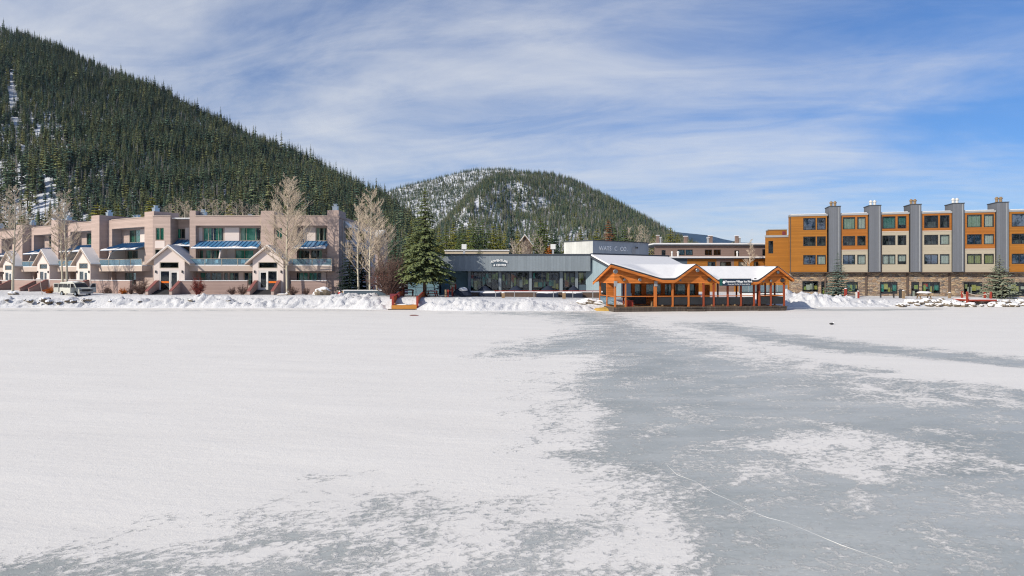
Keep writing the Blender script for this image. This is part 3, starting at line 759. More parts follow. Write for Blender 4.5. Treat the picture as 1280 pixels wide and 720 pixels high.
# ================================================================== walls with real openings
def wall(mb, u0, u1, z0, z1, y, ops=(), room=1.3, reveal=.16, mi=0, mr=1, back=None):
    """facade sheet facing -v in its frame; ops: (a,b,c,d) holes with reveals and a dark room behind each"""
    us = sorted({u0, u1, *[q for o in ops for q in o[:2]]}); zs = sorted({z0, z1, *[q for o in ops for q in o[2:4]]})
    us = [q for q in us if u0 <= q <= u1]; zs = [q for q in zs if z0 <= q <= z1]
    for i in range(len(us) - 1):
        for j in range(len(zs) - 1):
            cu, cz = (us[i] + us[i+1]) / 2, (zs[j] + zs[j+1]) / 2
            if any(o[0] < cu < o[1] and o[2] < cz < o[3] for o in ops): continue
            mb.quad((us[i], y, zs[j]), (us[i+1], y, zs[j]), (us[i+1], y, zs[j+1]), (us[i], y, zs[j+1]), mi)
    for a, b, c, d in [o[:4] for o in ops]:
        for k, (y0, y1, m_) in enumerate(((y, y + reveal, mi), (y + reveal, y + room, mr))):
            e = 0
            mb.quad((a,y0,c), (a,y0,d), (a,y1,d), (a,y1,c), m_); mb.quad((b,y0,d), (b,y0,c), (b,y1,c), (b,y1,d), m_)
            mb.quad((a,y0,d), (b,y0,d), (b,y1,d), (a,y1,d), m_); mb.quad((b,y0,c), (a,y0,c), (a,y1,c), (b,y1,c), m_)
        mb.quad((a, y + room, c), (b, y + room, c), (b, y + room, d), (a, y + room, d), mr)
def window(par, F, a, b, c, d, y, cols=2, rows=1, fm='frame_tan', gm='glass', cur=None, curm='curtain_green', fw=.07, name='window', splits=None, label=None, seed=0):
    """frame in the opening > pane, curtain"""
    mb = MB(F); yf, yb = y + .03, y + .12
    mb.box(a, a + fw, yf, yb, c, d); mb.box(b - fw, b, yf, yb, c, d)
    mb.box(a + fw, b - fw, yf, yb, c, c + fw); mb.box(a + fw, b - fw, yf, yb, d - fw, d)
    sp = splits or [i / cols for i in range(1, cols)]
    for s_ in sp:
        x = a + (b - a) * s_; mb.box(x - fw * .45, x + fw * .45, yf + .01, yb - .01, c + fw, d - fw)
    for i in range(1, rows):
        z = c + (d - c) * i / rows; mb.box(a + fw, b - fw, yf + .015, yb - .015, z - fw * .4, z + fw * .4)
    o = mb.build(name, fm, par)
    if label: o['label'] = label
    pm = MB(F).box(a + fw * .5, b - fw * .5, y + .07, y + .085, c + fw * .5, d - fw * .5); pm.build('pane', gm, o)
    if cur:
        rnd = random.Random(seed + int(abs(a * 13 + c * 7)))
        for (f0, f1, mt, drop) in cur:
            k = MB(F); x0, x1 = a + (b - a) * f0, a + (b - a) * f1; n = max(4, int((x1 - x0) / .07)); z0 = c + (d - c) * (1 - drop) + .02
            vs = []; ph = rnd.random() * 6
            for i in range(n + 1):
                x = x0 + (x1 - x0) * i / n; w_ = .035 * math.sin(i * 1.9 + ph) + .02 * math.sin(i * .7)
                vs += [(x, y + .24 + w_, z0), (x, y + .24 + w_, d - .02)]
            k.add(vs, [(2*i, 2*i+2, 2*i+3, 2*i+1) for i in range(n)]); k.build('blind' if 'blind' in mt else 'curtain', mt, o, smooth=True)
    return o
G, NV, PL = 'curtain_green', 'curtain_navy', 'curtain_pale'

# ================================================================== tan condominium on the left
LB = root('condo_building', (-40, 96, 1.6), 'long three storey tan condo building with blue metal awnings and gabled porches', 'building', world=True)
FA = Fr(0, 94, 0, 0)
FB = Fr(-52.8, 94.7, 0, -31.7)
FS = Fr(-25.4, 94, 0, 90)
def uA(px, y=0): return (px - 640) / FPX * (94 + y)
ZB, ZS0, ZS1, ZP, ZT = 1.35, 4.85, 5.65, 11.55, 12.95

def awning(F, u0, u1, y0, z0, y1, z1, seed):
    mb = MB(F); n = Vector((0, z0 - z1, y0 - y1))
    mb.add([(u0,y0,z0),(u1,y0,z0),(u1,y1,z1),(u0-.25,y1,z1),(u0,y0,z0-.10),(u1,y0,z0-.10),(u1,y1,z1-.10),(u0-.25,y1,z1-.10)],
           [(0,3,2,1),(4,5,6,7),(3,7,6,2),(0,1,5,4),(0,4,7,3),(1,2,6,5)])
    o = mb.build('awning', 'blue_metal', LB)
    rb = MB(F); k = int((u1 - u0) / .62)
    for i in range(k + 1):
        u = u0 + .03 + (u1 - u0 - .06) * i / k
        rb.add([(u-.03,y0,z0),(u+.03,y0,z0),(u+.03,y1,z1),(u-.03,y1,z1),(u-.03,y0,z0+.09),(u+.03,y0,z0+.09),(u+.03,y1,z1+.09),(u-.03,y1,z1+.09)],
               [(4,7,6,5),(3,7,4,0),(1,5,6,2),(2,6,7,3)])
    rb.build('seam', 'blue_metal', o)
    # snow that has slid to the awning's lower edge
    rnd = random.Random(seed); sm = MB(F); n_ = int((u1 - u0) / .25); tops = []
    for i in range(n_ + 1):
        u = u0 - .2 + (u1 - u0 + .2) * i / n_; f = max(.015, -.10 + .62 * float(fbm(u * .9 + seed, 2.2, 3)) + (.05 if (i // 3) % 2 else 0) - .06)
        yy = y1 + (y0 - y1) * f; zz = z1 + (z0 - z1) * f
        tops.append([(u, y1 - .05, z1 - .04), (u, y1 + .02, z1 + .10), (u, yy, zz + .07), (u, yy + .05, zz - .02)])
    vs = [q for r_ in tops for q in r_]
    sm.add(vs, [(4*i+j, 4*i+j+4, 4*i+j+5, 4*i+j+1) for i in range(n_) for j in range(3)])
    sm.build('snow_cap', 'snow', o, smooth=True)
def railing(F, u0, u1, y, z0, z1, posts, ret=None):
    """glass balcony rail > glass panel"""
    mb = MB(F); mb.box(u0, u1, y - .04, y + .04, z1, z1 + .07)
    for p_ in posts: mb.box(p_ - .04, p_ + .04, y - .035, y + .035, z0 - .02, z1)
    if ret is not None: mb.box(u1 - .08, u1, y + .04, ret, z1, z1 + .07)
    o = mb.build('balcony_rail', 'frame_tan', LB)
    for a, b in zip(posts[:-1], posts[1:]):
        MB(F).box(a + .06, b - .06, y - .012, y + .012, z0 + .08, z1 - .02).build('glass_panel', 'glass_rail', o)
def porch(F, c, doorside=1, steps=True, w=2.2, dz=0.0, sw=3.15):
    """gabled entrance: body > opening with transom and door; snow covered roof; stairs between sloping walls"""
    yf = -2.6; ze = 6.7 + dz; zr = 8.45 + dz; zd = 2.2 + dz
    tr = (c - w*.62, c + w*.62, 5.25 + dz, 6.15 + dz); dr = (c - w*.62, c + w*.62, zd, 4.95 + dz)
    mb = MB(F); wall(mb, c - w, c + w, ZB, ze, yf, (tr, dr), room=1.2)
    mb.add([(c - w, yf, ze), (c + w, yf, ze), (c, yf, zr - .12)], [(0,1,2)])
    mb.quad((c - w, .6, ZB), (c - w, yf, ZB), (c - w, yf, ze), (c - w, .6, ze)); mb.quad((c + w, yf, ZB), (c + w, .6, ZB), (c + w, .6, ze), (c + w, yf, ze))
    po = mb.build('porch', ['panel', 'interior'], LB)
    window(po, F, *tr, yf, cols=1, fm='frame_tan', gm='glass_dark', name='transom', fw=.1)
    # door frame: glass side with its orange paper band, and the door leaf
    m2 = MB(F); a, b, c0, d0 = dr
    md = a + (b - a) * (.52 if doorside > 0 else .48)
    m2.box(a, a + .13, yf + .02, yf + .12, c0, d0); m2.box(b - .13, b, yf + .02, yf + .12, c0, d0); m2.box(a + .13, b - .13, yf + .02, yf + .12, d0 - .12, d0)
    m2.box(md - .07, md + .07, yf + .02, yf + .12, c0, d0 - .12)
    df = m2.build('door_frame', 'frame_white', po)
    s0, s1 = (a + .13, md - .07) if doorside > 0 else (md + .07, b - .13)
    MB(F).box(s0, s1, yf + .07, yf + .085, c0, d0 - .12).build('pane', 'glass_dark', df)
    MB(F).box(s0 + .05, s1 - .05, yf + .045, yf + .055, c0 + .95, c0 + 1.22).build('orange_band', 'orange_band', df)
    l0, l1 = (md + .07, b - .13) if doorside > 0 else (a + .13, md - .07)
    lf = MB(F); lf.box(l0, l0 + .16, yf + .05, yf + .11, c0, d0 - .12); lf.box(l1 - .16, l1, yf + .05, yf + .11, c0, d0 - .12)
    lf.box(l0 + .16, l1 - .16, yf + .05, yf + .11, c0, c0 + .3); lf.box(l0 + .16, l1 - .16, yf + .05, yf + .11, d0 - .3, d0 - .12)
    lf.box(l1 - .12 if doorside < 0 else l0 + .04, l1 - .06 if doorside < 0 else l0 + .1, yf - .02, yf + .05, c0 + .95, c0 + 1.2)
    lo = lf.build('door', 'frame_white', po)
    MB(F).box(l0 + .16, l1 - .16, yf + .075, yf + .085, c0 + .3, d0 - .3).build('pane', 'glass_dark', lo)
    # roof slabs, rake boards and snow
    rw = sw; zl = zr - (zr - ze) / w * rw
    r_ = MB(F)
    for sg in (-1, 1):
        r_.add([(c, yf-.45, zr), (c + sg*rw, yf-.45, zl), (c + sg*rw, 1.0, zl), (c, 1.0, zr), (c, yf-.45, zr-.22), (c + sg*rw, yf-.45, zl-.22), (c + sg*rw, 1.0, zl-.22), (c, 1.0, zr-.22)],
               [(0,1,2,3),(4,7,6,5),(0,4,5,1),(1,5,6,2),(3,2,6,7)])
    ro = r_.build('roof', 'trim_beige', po)
    sm = MB(F)
    for sg in (-1, 1):
        e0 = rw - .12
        k = [(c, zr + .2), (c + sg*e0*.5, zr + .02 - (zr - zl)*.5 + .2), (c + sg*(e0), zl + .16), (c + sg*(e0 + .1), zl + .02)]
        vs = [(x, yy, z) for yy in (yf - .36, .98) for x, z in k] + [(c, yf - .36, zr + .002), (c, .98, zr + .002)]
        sm.add(vs, [(0,1,5,4), (1,2,6,5), (2,3,7,6), (8,3,2,1,0)])
    sm.build('snow_cap', 'snow', ro)
    for sg in (-1, 1):
        lm = MB(F); lm.box(c + sg*w*.86 - .07, c + sg*w*.86 + .07, yf - .16, yf, 4.6 + dz, 4.95 + dz); lm.build('wall_lamp', 'dark_metal', po)
    if steps:
        st = MB(F); n = 5
        st.prism([(yf, ZB), (yf, zd)] + [q for i in range(n) for q in ((yf - .38*(i+1) - .2, zd - .13*i), (yf - .38*(i+1) - .2, zd - .13*(i+1)))] + [(yf - 2.1, ZB)], c - 1.45, c + 1.45, 'x')
        so_ = st.build('stairs', 'dark_metal', LB)
        for sg in (-1, 1):
            x = c + sg * 1.65
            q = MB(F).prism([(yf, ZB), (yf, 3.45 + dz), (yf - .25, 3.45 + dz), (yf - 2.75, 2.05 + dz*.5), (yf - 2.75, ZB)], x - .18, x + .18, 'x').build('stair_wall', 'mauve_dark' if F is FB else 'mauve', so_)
            MB(F).prism([(yf + .02, 3.45 + dz), (yf + .02, 3.53 + dz), (yf - .27, 3.53 + dz), (yf - 2.8, 2.12 + dz*.5), (yf - 2.8, 2.04 + dz*.5), (yf - .25, 3.45 + dz)], x - .23, x + .23, 'x').build('coping', 'trim_red', so_)
    return po
def flue(F, u, y, z, n=1):
    for i in range(n):
        m_ = MB(F); x = u + i * 1.0
        m_.box(x - .36, x + .36, y - .36, y + .36, z, z + .62); m_.box(x - .43, x + .43, y - .43, y + .43, z + .62, z + .70)
        m_.box(x - .2, x + .2, y - .2, y + .2, z + .7, z + .98); m_.box(x - .29, x + .29, y - .29, y + .29, z + .98, z + 1.05)
        m_.build('chimney_flue', 'steel', LB)

# --- section A, square to the lake
A = uA
mb = MB(FA)
# back mass: roof, rear and sides
mb.box(A(191), A(424) - .4, 3.7, 24.8, ZB, ZT - .35, 0, skip='f'); LBm = mb.build('building_mass', ['mauve'], LB)
sn_ = MB(FA).box(A(191), A(424), .4, 25, ZT - .34, ZT - .2); sn_.build('roof_snow', 'snow', LB)
mb = MB(FA)
# segment left of the recess, flush
op = [(A(194.5), A(205), 9.4, 11.25), (A(193.5), A(206), 6.3, 8.1)]
wall(mb, A(191), A(213), ZB, ZT, 0, op)
mb.quad((A(213),0,ZB), (A(213),2.2,ZB), (A(213),2.2,ZT), (A(213),0,ZT))
op2 = [(A(221, 2.2), A(231.5, 2.2), 9.75, 11.25)]
wall(mb, A(213), A(237), ZB, ZT - .1, 2.2, op2)
mb.quad((A(237),2.2,ZB), (A(237),0,ZB), (A(237),0,ZT), (A(237),2.2,ZT))
# fin, long recess, middle piece, recess, corner fin
def fin(mb, F, u0, u1, y, yb, z1, z0=ZB): mb.box(u0, u1, y, yb, z0, z1, skip='b')
fin(mb, FA, A(237), A(244.5), 0, 3.7, 13.75)
op3 = [(A(254,1.0), A(279.5,1.0), 9.35, 11.3), (A(300,1.0), A(326,1.0), 9.35, 11.3)]
wall(mb, A(244.5), A(327), 9.0, ZP, 1.0, op3)
mb.box(A(244.5), A(327), -.02, 3.7, ZP, ZT, skip='')
op4 = [(A(345), A(353), 9.5, 11.25)]
wall(mb, A(343), A(371), ZB, ZT, 0, op4)
fin(mb, FA, A(327), A(343), -.25, 3.7, 13.7)
mb.quad((A(371),0,8.9), (A(371),1.2,8.9), (A(371),1.2,ZP), (A(371),0,ZP))
op5 = [(A(395,1.0), A(408.5,1.0), 9.35, 11.3)]
wall(mb, A(371), A(409.5), 9.0, ZP, 1.0, op5)
mb.box(A(371), A(409.5), -.02, 3.7, ZP, ZT)
fin(mb, FA, A(409.5), A(424), -.15, 3.7, 13.8)
# first floor wall behind the balconies, ground floor wall
op6 = [(A(249,1.1), A(254,1.1), 5.75, 8.0), (A(257,1.1), A(277,1.1), 5.7, 8.0), (A(294,1.1), A(317,1.1), 5.7, 8.0)]
wall(mb, A(237), A(327), ZS1 - .2, 9.4, 1.1, op6)
op7 = [(A(373,1.1), A(387,1.1), 5.7, 8.0), (A(388.5,1.1), A(403,1.1), 5.7, 8.0)]
wall(mb, A(343), A(409.5), ZS1 - .2, 9.4, 1.1, op7)
op8 = [(A(250,.6), A(263,.6), 2.9, 4.65), (A(264,.6), A(277,.6), 2.9, 4.65), (A(280,.6), A(285,.6), 2.9, 4.65), (A(287,.6), A(298,.6), 2.9, 4.65), (A(305,.6), A(316,.6), 2.9, 4.65)]
wall(mb, A(237), A(327), ZB, ZS0 + .2, .6, op8)
op9 = [(A(367,.6), A(385,.6), 2.9, 4.65), (A(386,.6), A(401.5,.6), 2.9, 4.65)]
wall(mb, A(343), A(409.5), ZB, ZS0 + .2, .6, op9)
mb.build('wall', ['mauve', 'interior'], LB)
# pale stucco panels, 3 mm proud or their own slabs
pn = MB(FA)
for (a, b, c, d, y) in ((A(281,1.0), A(299,1.0), 9.36, 11.35, .94), (A(379,1.0), A(394.5,1.0), 9.36, 11.35, .94), (A(194), A(206), 8.25, 9.3, -.05), (A(283.5,1.1), A(293.5,1.1), 5.7, 8.2, 1.04), (A(232,2.2), A(236.6,2.2), 9.4, 11.4, 2.14), (A(246,1.0), A(253,1.0), 9.36, 11.35, .94), (A(279,.6), A(279.9,.6), 2.9, 4.7, .54), (A(299,.6), A(304.5,.6), 2.9, 4.7, .54), (A(402,.6), A(408,.6), 2.9, 4.7, .54)):
    MB(FA).box(a, b, y, y + .045, c, d).build('stucco_panel', 'panel', LB)
cp = lambda F, u0, u1, y, z, yb=.5: MB(F).box(u0 - .05, u1 + .05, y - .08, yb, z, z + .09).build('coping', 'trim_beige', LB)
cp(FA, A(191), A(213), 0, ZT); cp(FA, A(244.6), A(326.8), -.02, ZT); cp(FA, A(343.2), A(409), 0, ZT)
G1 = [(0, .38, G, 1), (.75, 1, G, 1)]
def wn(F, o_, y, cols, cur=None, **kw): return window(LB, F, *o_, y, cols=cols, cur=cur, **kw)
wn(FA, op[0], 0, 2, [(0, .5, G, 1), (.55, 1, G, 1)]); wn(FA, op[1], 0, 2)
wn(FA, op2[0], 2.2, 2, [(.0, .3, G, 1)])
wn(FA, op3[0], 1.0, 4, [(0, .36, G, 1), (.37, .58, NV, 1), (.58, .86, G, 1)]); wn(FA, op3[1], 1.0, 3, [(.0, .22, PL, 1), (.24, .78, G, 1)], splits=[.3, .75])
wn(FA, op4[0], 0, 2, [(0, 1, G, 1)]); wn(FA, op5[0], 1.0, 3, [(0, .35, PL, 1), (.6, .8, 'curtain_pale', 1)])
wn(FA, op6[0], 1.1, 1, [(.4, 1, G, 1)]); wn(FA, op6[1], 1.1, 3, [(0, .33, G, 1), (.52, .68, G, 1), (.75, 1, G, 1)]); wn(FA, op6[2], 1.1, 2, [(0, .46, G, 1), (.52, 1, G, 1)])
wn(FA, op7[0], 1.1, 2, [(0, .2, PL, 1)]); wn(FA, op7[1], 1.1, 2, [(.7, 1, PL, 1)])
wn(FA, op8[0], .6, 2, [(0, .5, G, 1)]); wn(FA, op8[1], .6, 2); wn(FA, op8[2], .6, 1); wn(FA, op8[3], .6, 2, [(.0, .3, PL, 1)]); wn(FA, op8[4], .6, 2, [(.4, .7, PL, 1)])
wn(FA, op9[0], .6, 3, [(.35, .95, G, 1)]); wn(FA, op9[1], .6, 3, [(0, .6, G, 1)])
# balconies
def balcony(F, u0, u1, yf, posts, yb=1.1):
    MB(F).box(u0, u1, yf, yb, ZS0, ZS1).build('balcony_slab', 'trim_beige', LB)
    MB(F).box(u0 + .03, u1 - .03, yf + .03, yf + .75, ZS1, ZS1 + .13).build('balcony_snow', 'snow', LB)
    railing(F, u0 + .04, u1 - .04, yf + .06, ZS1, 6.62, posts)
def wing(F, u, yf, y0, z0, z1):
    """sloping screen wall between two balconies, snow on its edge"""
    o = MB(F).prism([(y0, ZS1), (y0, z0), (y0 - .3, z0), (yf + .5, z1), (yf + .1, ZS1 + .9), (yf + .1, ZS1)], u - .09, u + .09, 'x').build('screen_wall', 'panel', LB)
    MB(F).prism([(y0 - .02, z0), (y0 - .02, z0 + .15), (y0 - .3, z0 + .15), (yf + .42, z1 + .15), (yf + .5, z1), (y0 - .3, z0)], u - .12, u + .12, 'x').build('snow_cap', 'snow', o)
balcony(FA, A(235,-1.5), A(326,-1.5), -1.5, [A(q,-1.5) for q in (235.5, 256, 277, 297, 325.5)])
balcony(FA, A(345,-1.5), A(415,-1.5), -1.5, [A(q,-1.5) for q in (345.5, 365, 390, 414.4)])
wing(FA, A(279,0), -1.5, 1.1, 8.9, 7.7)
awning(FA, A(247), A(326.5), 1.0, 9.3, -1.55, 8.2, 3); awning(FA, A(371.5), A(411), 1.0, 9.3, -1.55, 8.2, 9); awning(FA, A(213.5), A(236.5), 2.2, 9.6, .2, 8.6, 5)
def patio(F, u0, u1, y, z1=3.45, m_='patio_brick'):
    o = MB(F).box(u0, u1, y, y + .3, ZB, z1).build('patio_wall', m_, LB)
    MB(F).box(u0 - .04, u1 + .04, y - .05, y + .35, z1, z1 + .1).build('snow_cap', 'snow', o)
patio(FA, A(224,-3), A(309,-3), -3.0); patio(FA, A(364,-3), A(408,-3), -3.0)
porch(FA, A(211.5, -2.6), 1); porch(FA, A(335, -2.6), -1)
flue(FA, A(247.3), 1.6, 13.0); flue(FA, A(416.5), 1.2, 13.8); flue(FA, A(292), 6, ZT - .3)

# --- section B, four stepped units going back to the left
for k in range(5):
    o = -13.5 * k; dz = [0, 0, -.15, -.4, -.5][k]; yo = 0
    fy = -.2 if k == 0 else -1.25
    mb = MB(FB)
    mb.box(o - 2.5, o, fy, 3.6, ZB, 13.72 + dz, skip='b')
    mb.box(o - 13.5, o - 12.2, 0, 3.6, ZB, ZT + dz, skip='b')
    mb.box(o - 12.2, o - 2.5, 0, 3.6, ZP + dz, ZT + dz)
    q3 = [(o - 4.3, o - 2.75, 9.35 + dz, 11.35 + dz), (o - 10.0, o - 6.9, 9.35 + dz, 11.35 + dz)]
    wall(mb, o - 12.2, o - 2.5, 9.0 + dz, ZP + dz, 1.5, q3)
    q1 = [(o - 9.9, o - 6.8, 5.7, 8.1), (o - 4.2, o - 2.9, 6.2, 8.0)]
    wall(mb, o - 13.5, o - 2.5, ZS1 - .2, 9.1, 1.1, q1)
    q0 = [(o - 9.6, o - 6.4, 2.8, 4.65)]
    wall(mb, o - 13.5, o - 2.5, ZB, ZS0 + .2, .6, q0)
    mb.build('wall', ['mauve', 'interior'], LB)
    mb = MB(FB).box(o - 13.5, o, 3.6, 20, ZB, ZT - .35 + dz, skip='f'); mb.build('building_mass', 'mauve', LB)
    MB(FB).box(o - 13.5, o, .4, 20, ZT - .34 + dz, ZT - .22 + dz).build('roof_snow', 'snow', LB)
    MB(FB).box(o - 6.75, o - 4.4, 1.44, 1.485, 9.36 + dz, 11.4 + dz).build('stucco_panel', 'panel', LB)
    MB(FB).box(o - 6.6, o - 4.4, 1.04, 1.085, 5.7, 8.2).build('stucco_panel', 'panel', LB)
    MB(FB).box(o - 12.3, o - 2.4, -.08, .5, ZT + dz, ZT + .09 + dz).build('coping', 'trim_beige', LB)
    wn(FB, q3[0], 1.5, 2, [(0, .25, G, 1)]); wn(FB, q3[1], 1.5, 2, [(.05, .48, G, 1), (.55, .9, G, 1)] if k < 2 else [(0, .15, PL, 1)])
    wn(FB, q1[0], 1.1, 2, [(0, .4, G, 1), (.8, 1, PL, 1)]); wn(FB, q1[1], 1.1, 1); wn(FB, q0[0], .6, 3, [(.2, .55, G, 1)])
    awning(FB, o - 12.4, o - 2.6, 1.5, 9.3 + dz, -1.5, 8.15 + dz, 20 + k)
    balcony(FB, o - 12.9, o - .6, -1.6, [o - 12.8, o - 10, o - 7.0, o - 3.8, o - .7])
    wing(FB, o - 10.6, -1.6, 1.1, 8.6, 7.5)
    if k < 4:
        patio(FB, o - 12.0, o - 1.0, -3.1, 3.45 + dz * .5, 'patio_brick'); porch(FB, o - 15.6, 1, True, dz=dz)
    flue(FB, o - 1.6, 1.0, 13.7 + dz); flue(FB, o - 11.2, 3.0, ZT - .1 + dz, 2)
# --- end wall facing the trees on the right
mb = MB(FS)
sop = [(.5, 1.6, 9.7, 11.6), (2.8, 7.6, 9.7, 11.4), (11.3, 16.4, 9.7, 11.4), (6.0, 8.0, 5.9, 7.7), (6.0, 8.0, 2.6, 4.4), (12.0, 14.0, 5.9, 7.7)]
wall(mb, 0, 25, ZB, ZT - .3, 0, sop); mb.build('end_wall', ['panel', 'interior'], LB)
MB(FS).box(-.1, 25, -.12, .3, ZT - .3, ZT + .05).build('coping', 'mauve', LB)
for i, q in enumerate(sop): window(LB, FS, *q, 0, cols=3 if i in (1, 2) else 1, gm='glass_blue' if i in (1, 2) else 'glass', cur=[(0, 1, G, 1)] if i == 0 else None)
for a, b in ((2.6, 7.8), (11.1, 16.6)):
    sk = MB(FS).prism([(0, 12.5), (-1.0, 11.5), (-1.0, 11.42), (0, 11.42)], a, b, 'x').build('skylight', 'steel', LB)
MB(FS).box(1.7, 2.5, -.1, 0, ZB, 12.4).build('pilaster', 'trim_beige', LB)

# --- things on the balconies and at the condo's foot
def chair_tree(name, m_, label, group):
    r_ = root(name, (0,0,0), label, 'chair', group)
    MB().box(-.26, .26, -.25, .25, .38, .44).build('seat', m_, r_)
    MB().add([(-.26,.22,.42),(.26,.22,.42),(.26,.36,.98),(-.26,.36,.98),(-.26,.27,.42),(.26,.27,.42),(.26,.41,.98),(-.26,.41,.98)], [(0,1,2,3),(7,6,5,4),(0,3,7,4),(1,5,6,2),(3,2,6,7),(0,4,5,1)]).build('backrest', m_, r_)
    for x in (-.23, .23):
        for y in (-.22, .22): MB().tube((x, y, 0), (x, y, .38), .022).build('leg', m_, r_)
        MB().box(x - .03, x + .03, -.25, .27, .62, .66).build('armrest', m_, r_)
    return r_
rc = chair_tree('balcony_chair', 'chair_red', '', 'red chairs on the right hand balcony')
spots = [(369, .3, 'leftmost red chair on the balcony, beside the aspen trunk'), (386, .5, 'red chair on the balcony left of the white table'), (398.5, .2, 'red chair on the balcony just right of the white table'), (405, -.4, 'rightmost red chair on the balcony, next to the corner pier')]
for i, (px, rz, lb) in enumerate(spots):
    o = rc if i == 0 else copytree(rc)
    o.location = FA.p(A(px), -.2, ZS1); o.rotation_euler.z = rz; o['label'] = lb
wc = chair_tree('balcony_chair', 'plastic_white', '', 'white chairs on balconies')
spots = [(FA, A(243), 'white snowy chair at the left end of the long middle balcony'), (FA, A(250), 'white snowy chair second from left on the middle balcony'), (FA, A(256), 'white snowy chair third from left on the middle balcony'), (FA, A(271.5), 'white chair alone beside the sloping balcony screen'), (FA, A(305), 'white chair on the balcony left of the right hand porch gable'), (FB, -9.2, 'white chair on the angled balcony above the plain patio wall')]
for i, (F, u, lb) in enumerate(spots):
    o = wc if i == 0 else copytree(wc)
    o.location = F.p(u, -.3, ZS1); o.rotation_euler.z = .5 * math.sin(i * 2.1) + R(F.deg); o['label'] = lb
def table(px, F, u, label, m_='plastic_white'):
    r_ = root('patio_table', F.p(u, -.25, ZS1), label, 'table')
    MB().lathe([(.45, .68), (.47, .70), (.45, .73)], n=14).build('table_top', m_, r_)
    MB().tube((0,0,0), (0,0,.68), .04).build('pedestal', m_, r_); MB().lathe([(.28, 0), (.28, .03), (.1, .06)], n=12).build('foot', m_, r_)
table(0, FA, A(392), 'white round table between red chairs on the balcony')
# covered barbecue on the angled balcony
r_ = root('barbecue', FB.p(-4.2, -.4, ZS1), 'dark barbecue on the angled balcony near the tan pier', 'barbecue')
MB().box(-.5, .5, -.28, .28, .45, .82).build('firebox', 'dark_metal', r_); MB().prism([(-.28,.82),(.28,.82),(.2,1.08),(-.1,1.12)], -.5, .5, 'x').build('lid', 'dark_metal', r_)
for x in (-.42, .42): MB().box(x - .04, x + .04, -.2, .2, 0, .45).build('leg', 'dark_metal', r_)
# boulder, small snowy bench, hydrant, bollards and low wall at the right end
r_ = MB().lump((0,0,.35), 1.25, .9, .85, 5, 16, 10, .22, flat=-.5).build('boulder', 'rock', loc=at(402, 369.5, 88)); tag(r_, 'big tan boulder capped with snow at the condo corner', 'boulder')
def bench(name, loc, label, m_='old_timber', deg=0, w=1.5, snow=True):
    r_ = root(name, loc, label, 'bench', deg=deg)
    MB().box(-w/2, w/2, -.22, .22, .42, .48).build('seat', m_, r_)
    for x in (-w/2 + .15, w/2 - .15): MB().box(x - .05, x + .05, -.2, .2, -.15, .42).build('leg', m_, r_)
    if snow: tag(MB().lump((0,0,.5), w/2, .24, .12, 3, 14, 6, .1).build('snow_cap', 'snow', r_, smooth=True))
    return r_
bench('bench', at(353, 372.5, 87), 'small wooden bench with snow on it in front of the aspen')
r_ = root('fire_hydrant', at(424.5, 370.5, 88.5), 'red fire hydrant with white top at the condo corner', 'hydrant')
MB().lathe([(.16,-.1),(.16,.05),(.12,.07),(.12,.5),(.15,.52),(.15,.56),(.11,.6)], n=12).build('barrel', 'hydrant_red', r_); MB().lathe([(.12,.6),(.1,.72),(.04,.8)], n=12).build('bonnet', 'white_paint', r_)
MB().tube((-.2,0,.42), (.2,0,.42), .06, n=8).build('nozzle', 'hydrant_red', r_)
r_ = root('bollard', at(428.5, 371, 88.5), 'thin tan wooden bollard right of the red hydrant', 'bollard'); MB().box(-.1,.1,-.1,.1,-.2,.85).build('post', 'old_timber', r_); MB().box(-.12,.12,-.12,.12,.85,.95).build('snow_cap', 'snow', r_)
r_ = root('retaining_wall', at(455, 369, 88), 'low dark blue retaining wall topped with snow under the bare aspens', 'wall')
MB().box(-2.7, 3.2, -.15, .15, -1.0, .62).build('wall', 'slate_wall', r_); MB().box(-2.75, 3.25, -.22, .22, .62, .74).build('snow_cap', 'snow', r_); MB().box(-2.8, -2.7, -.18, .18, -.5, .66).build('end_post', 'vent_white', r_)
# dark hedge strip of shade shrubs: separate later
# leaning lamp post by the stairs
r_ = root('lamp_post', at(53.5, 370, 90), 'thin leaning lamp post with white head near the left stairs', 'lamp post')
MB().tube((0,0,-.3), (-.42,0,2.35), .05, .035).build('pole', 'trim_beige', r_); MB().box(-.42 - .42, -.42 + .1, -.12, .12, 2.35, 2.5).build('lamp_head', 'white_paint', r_)
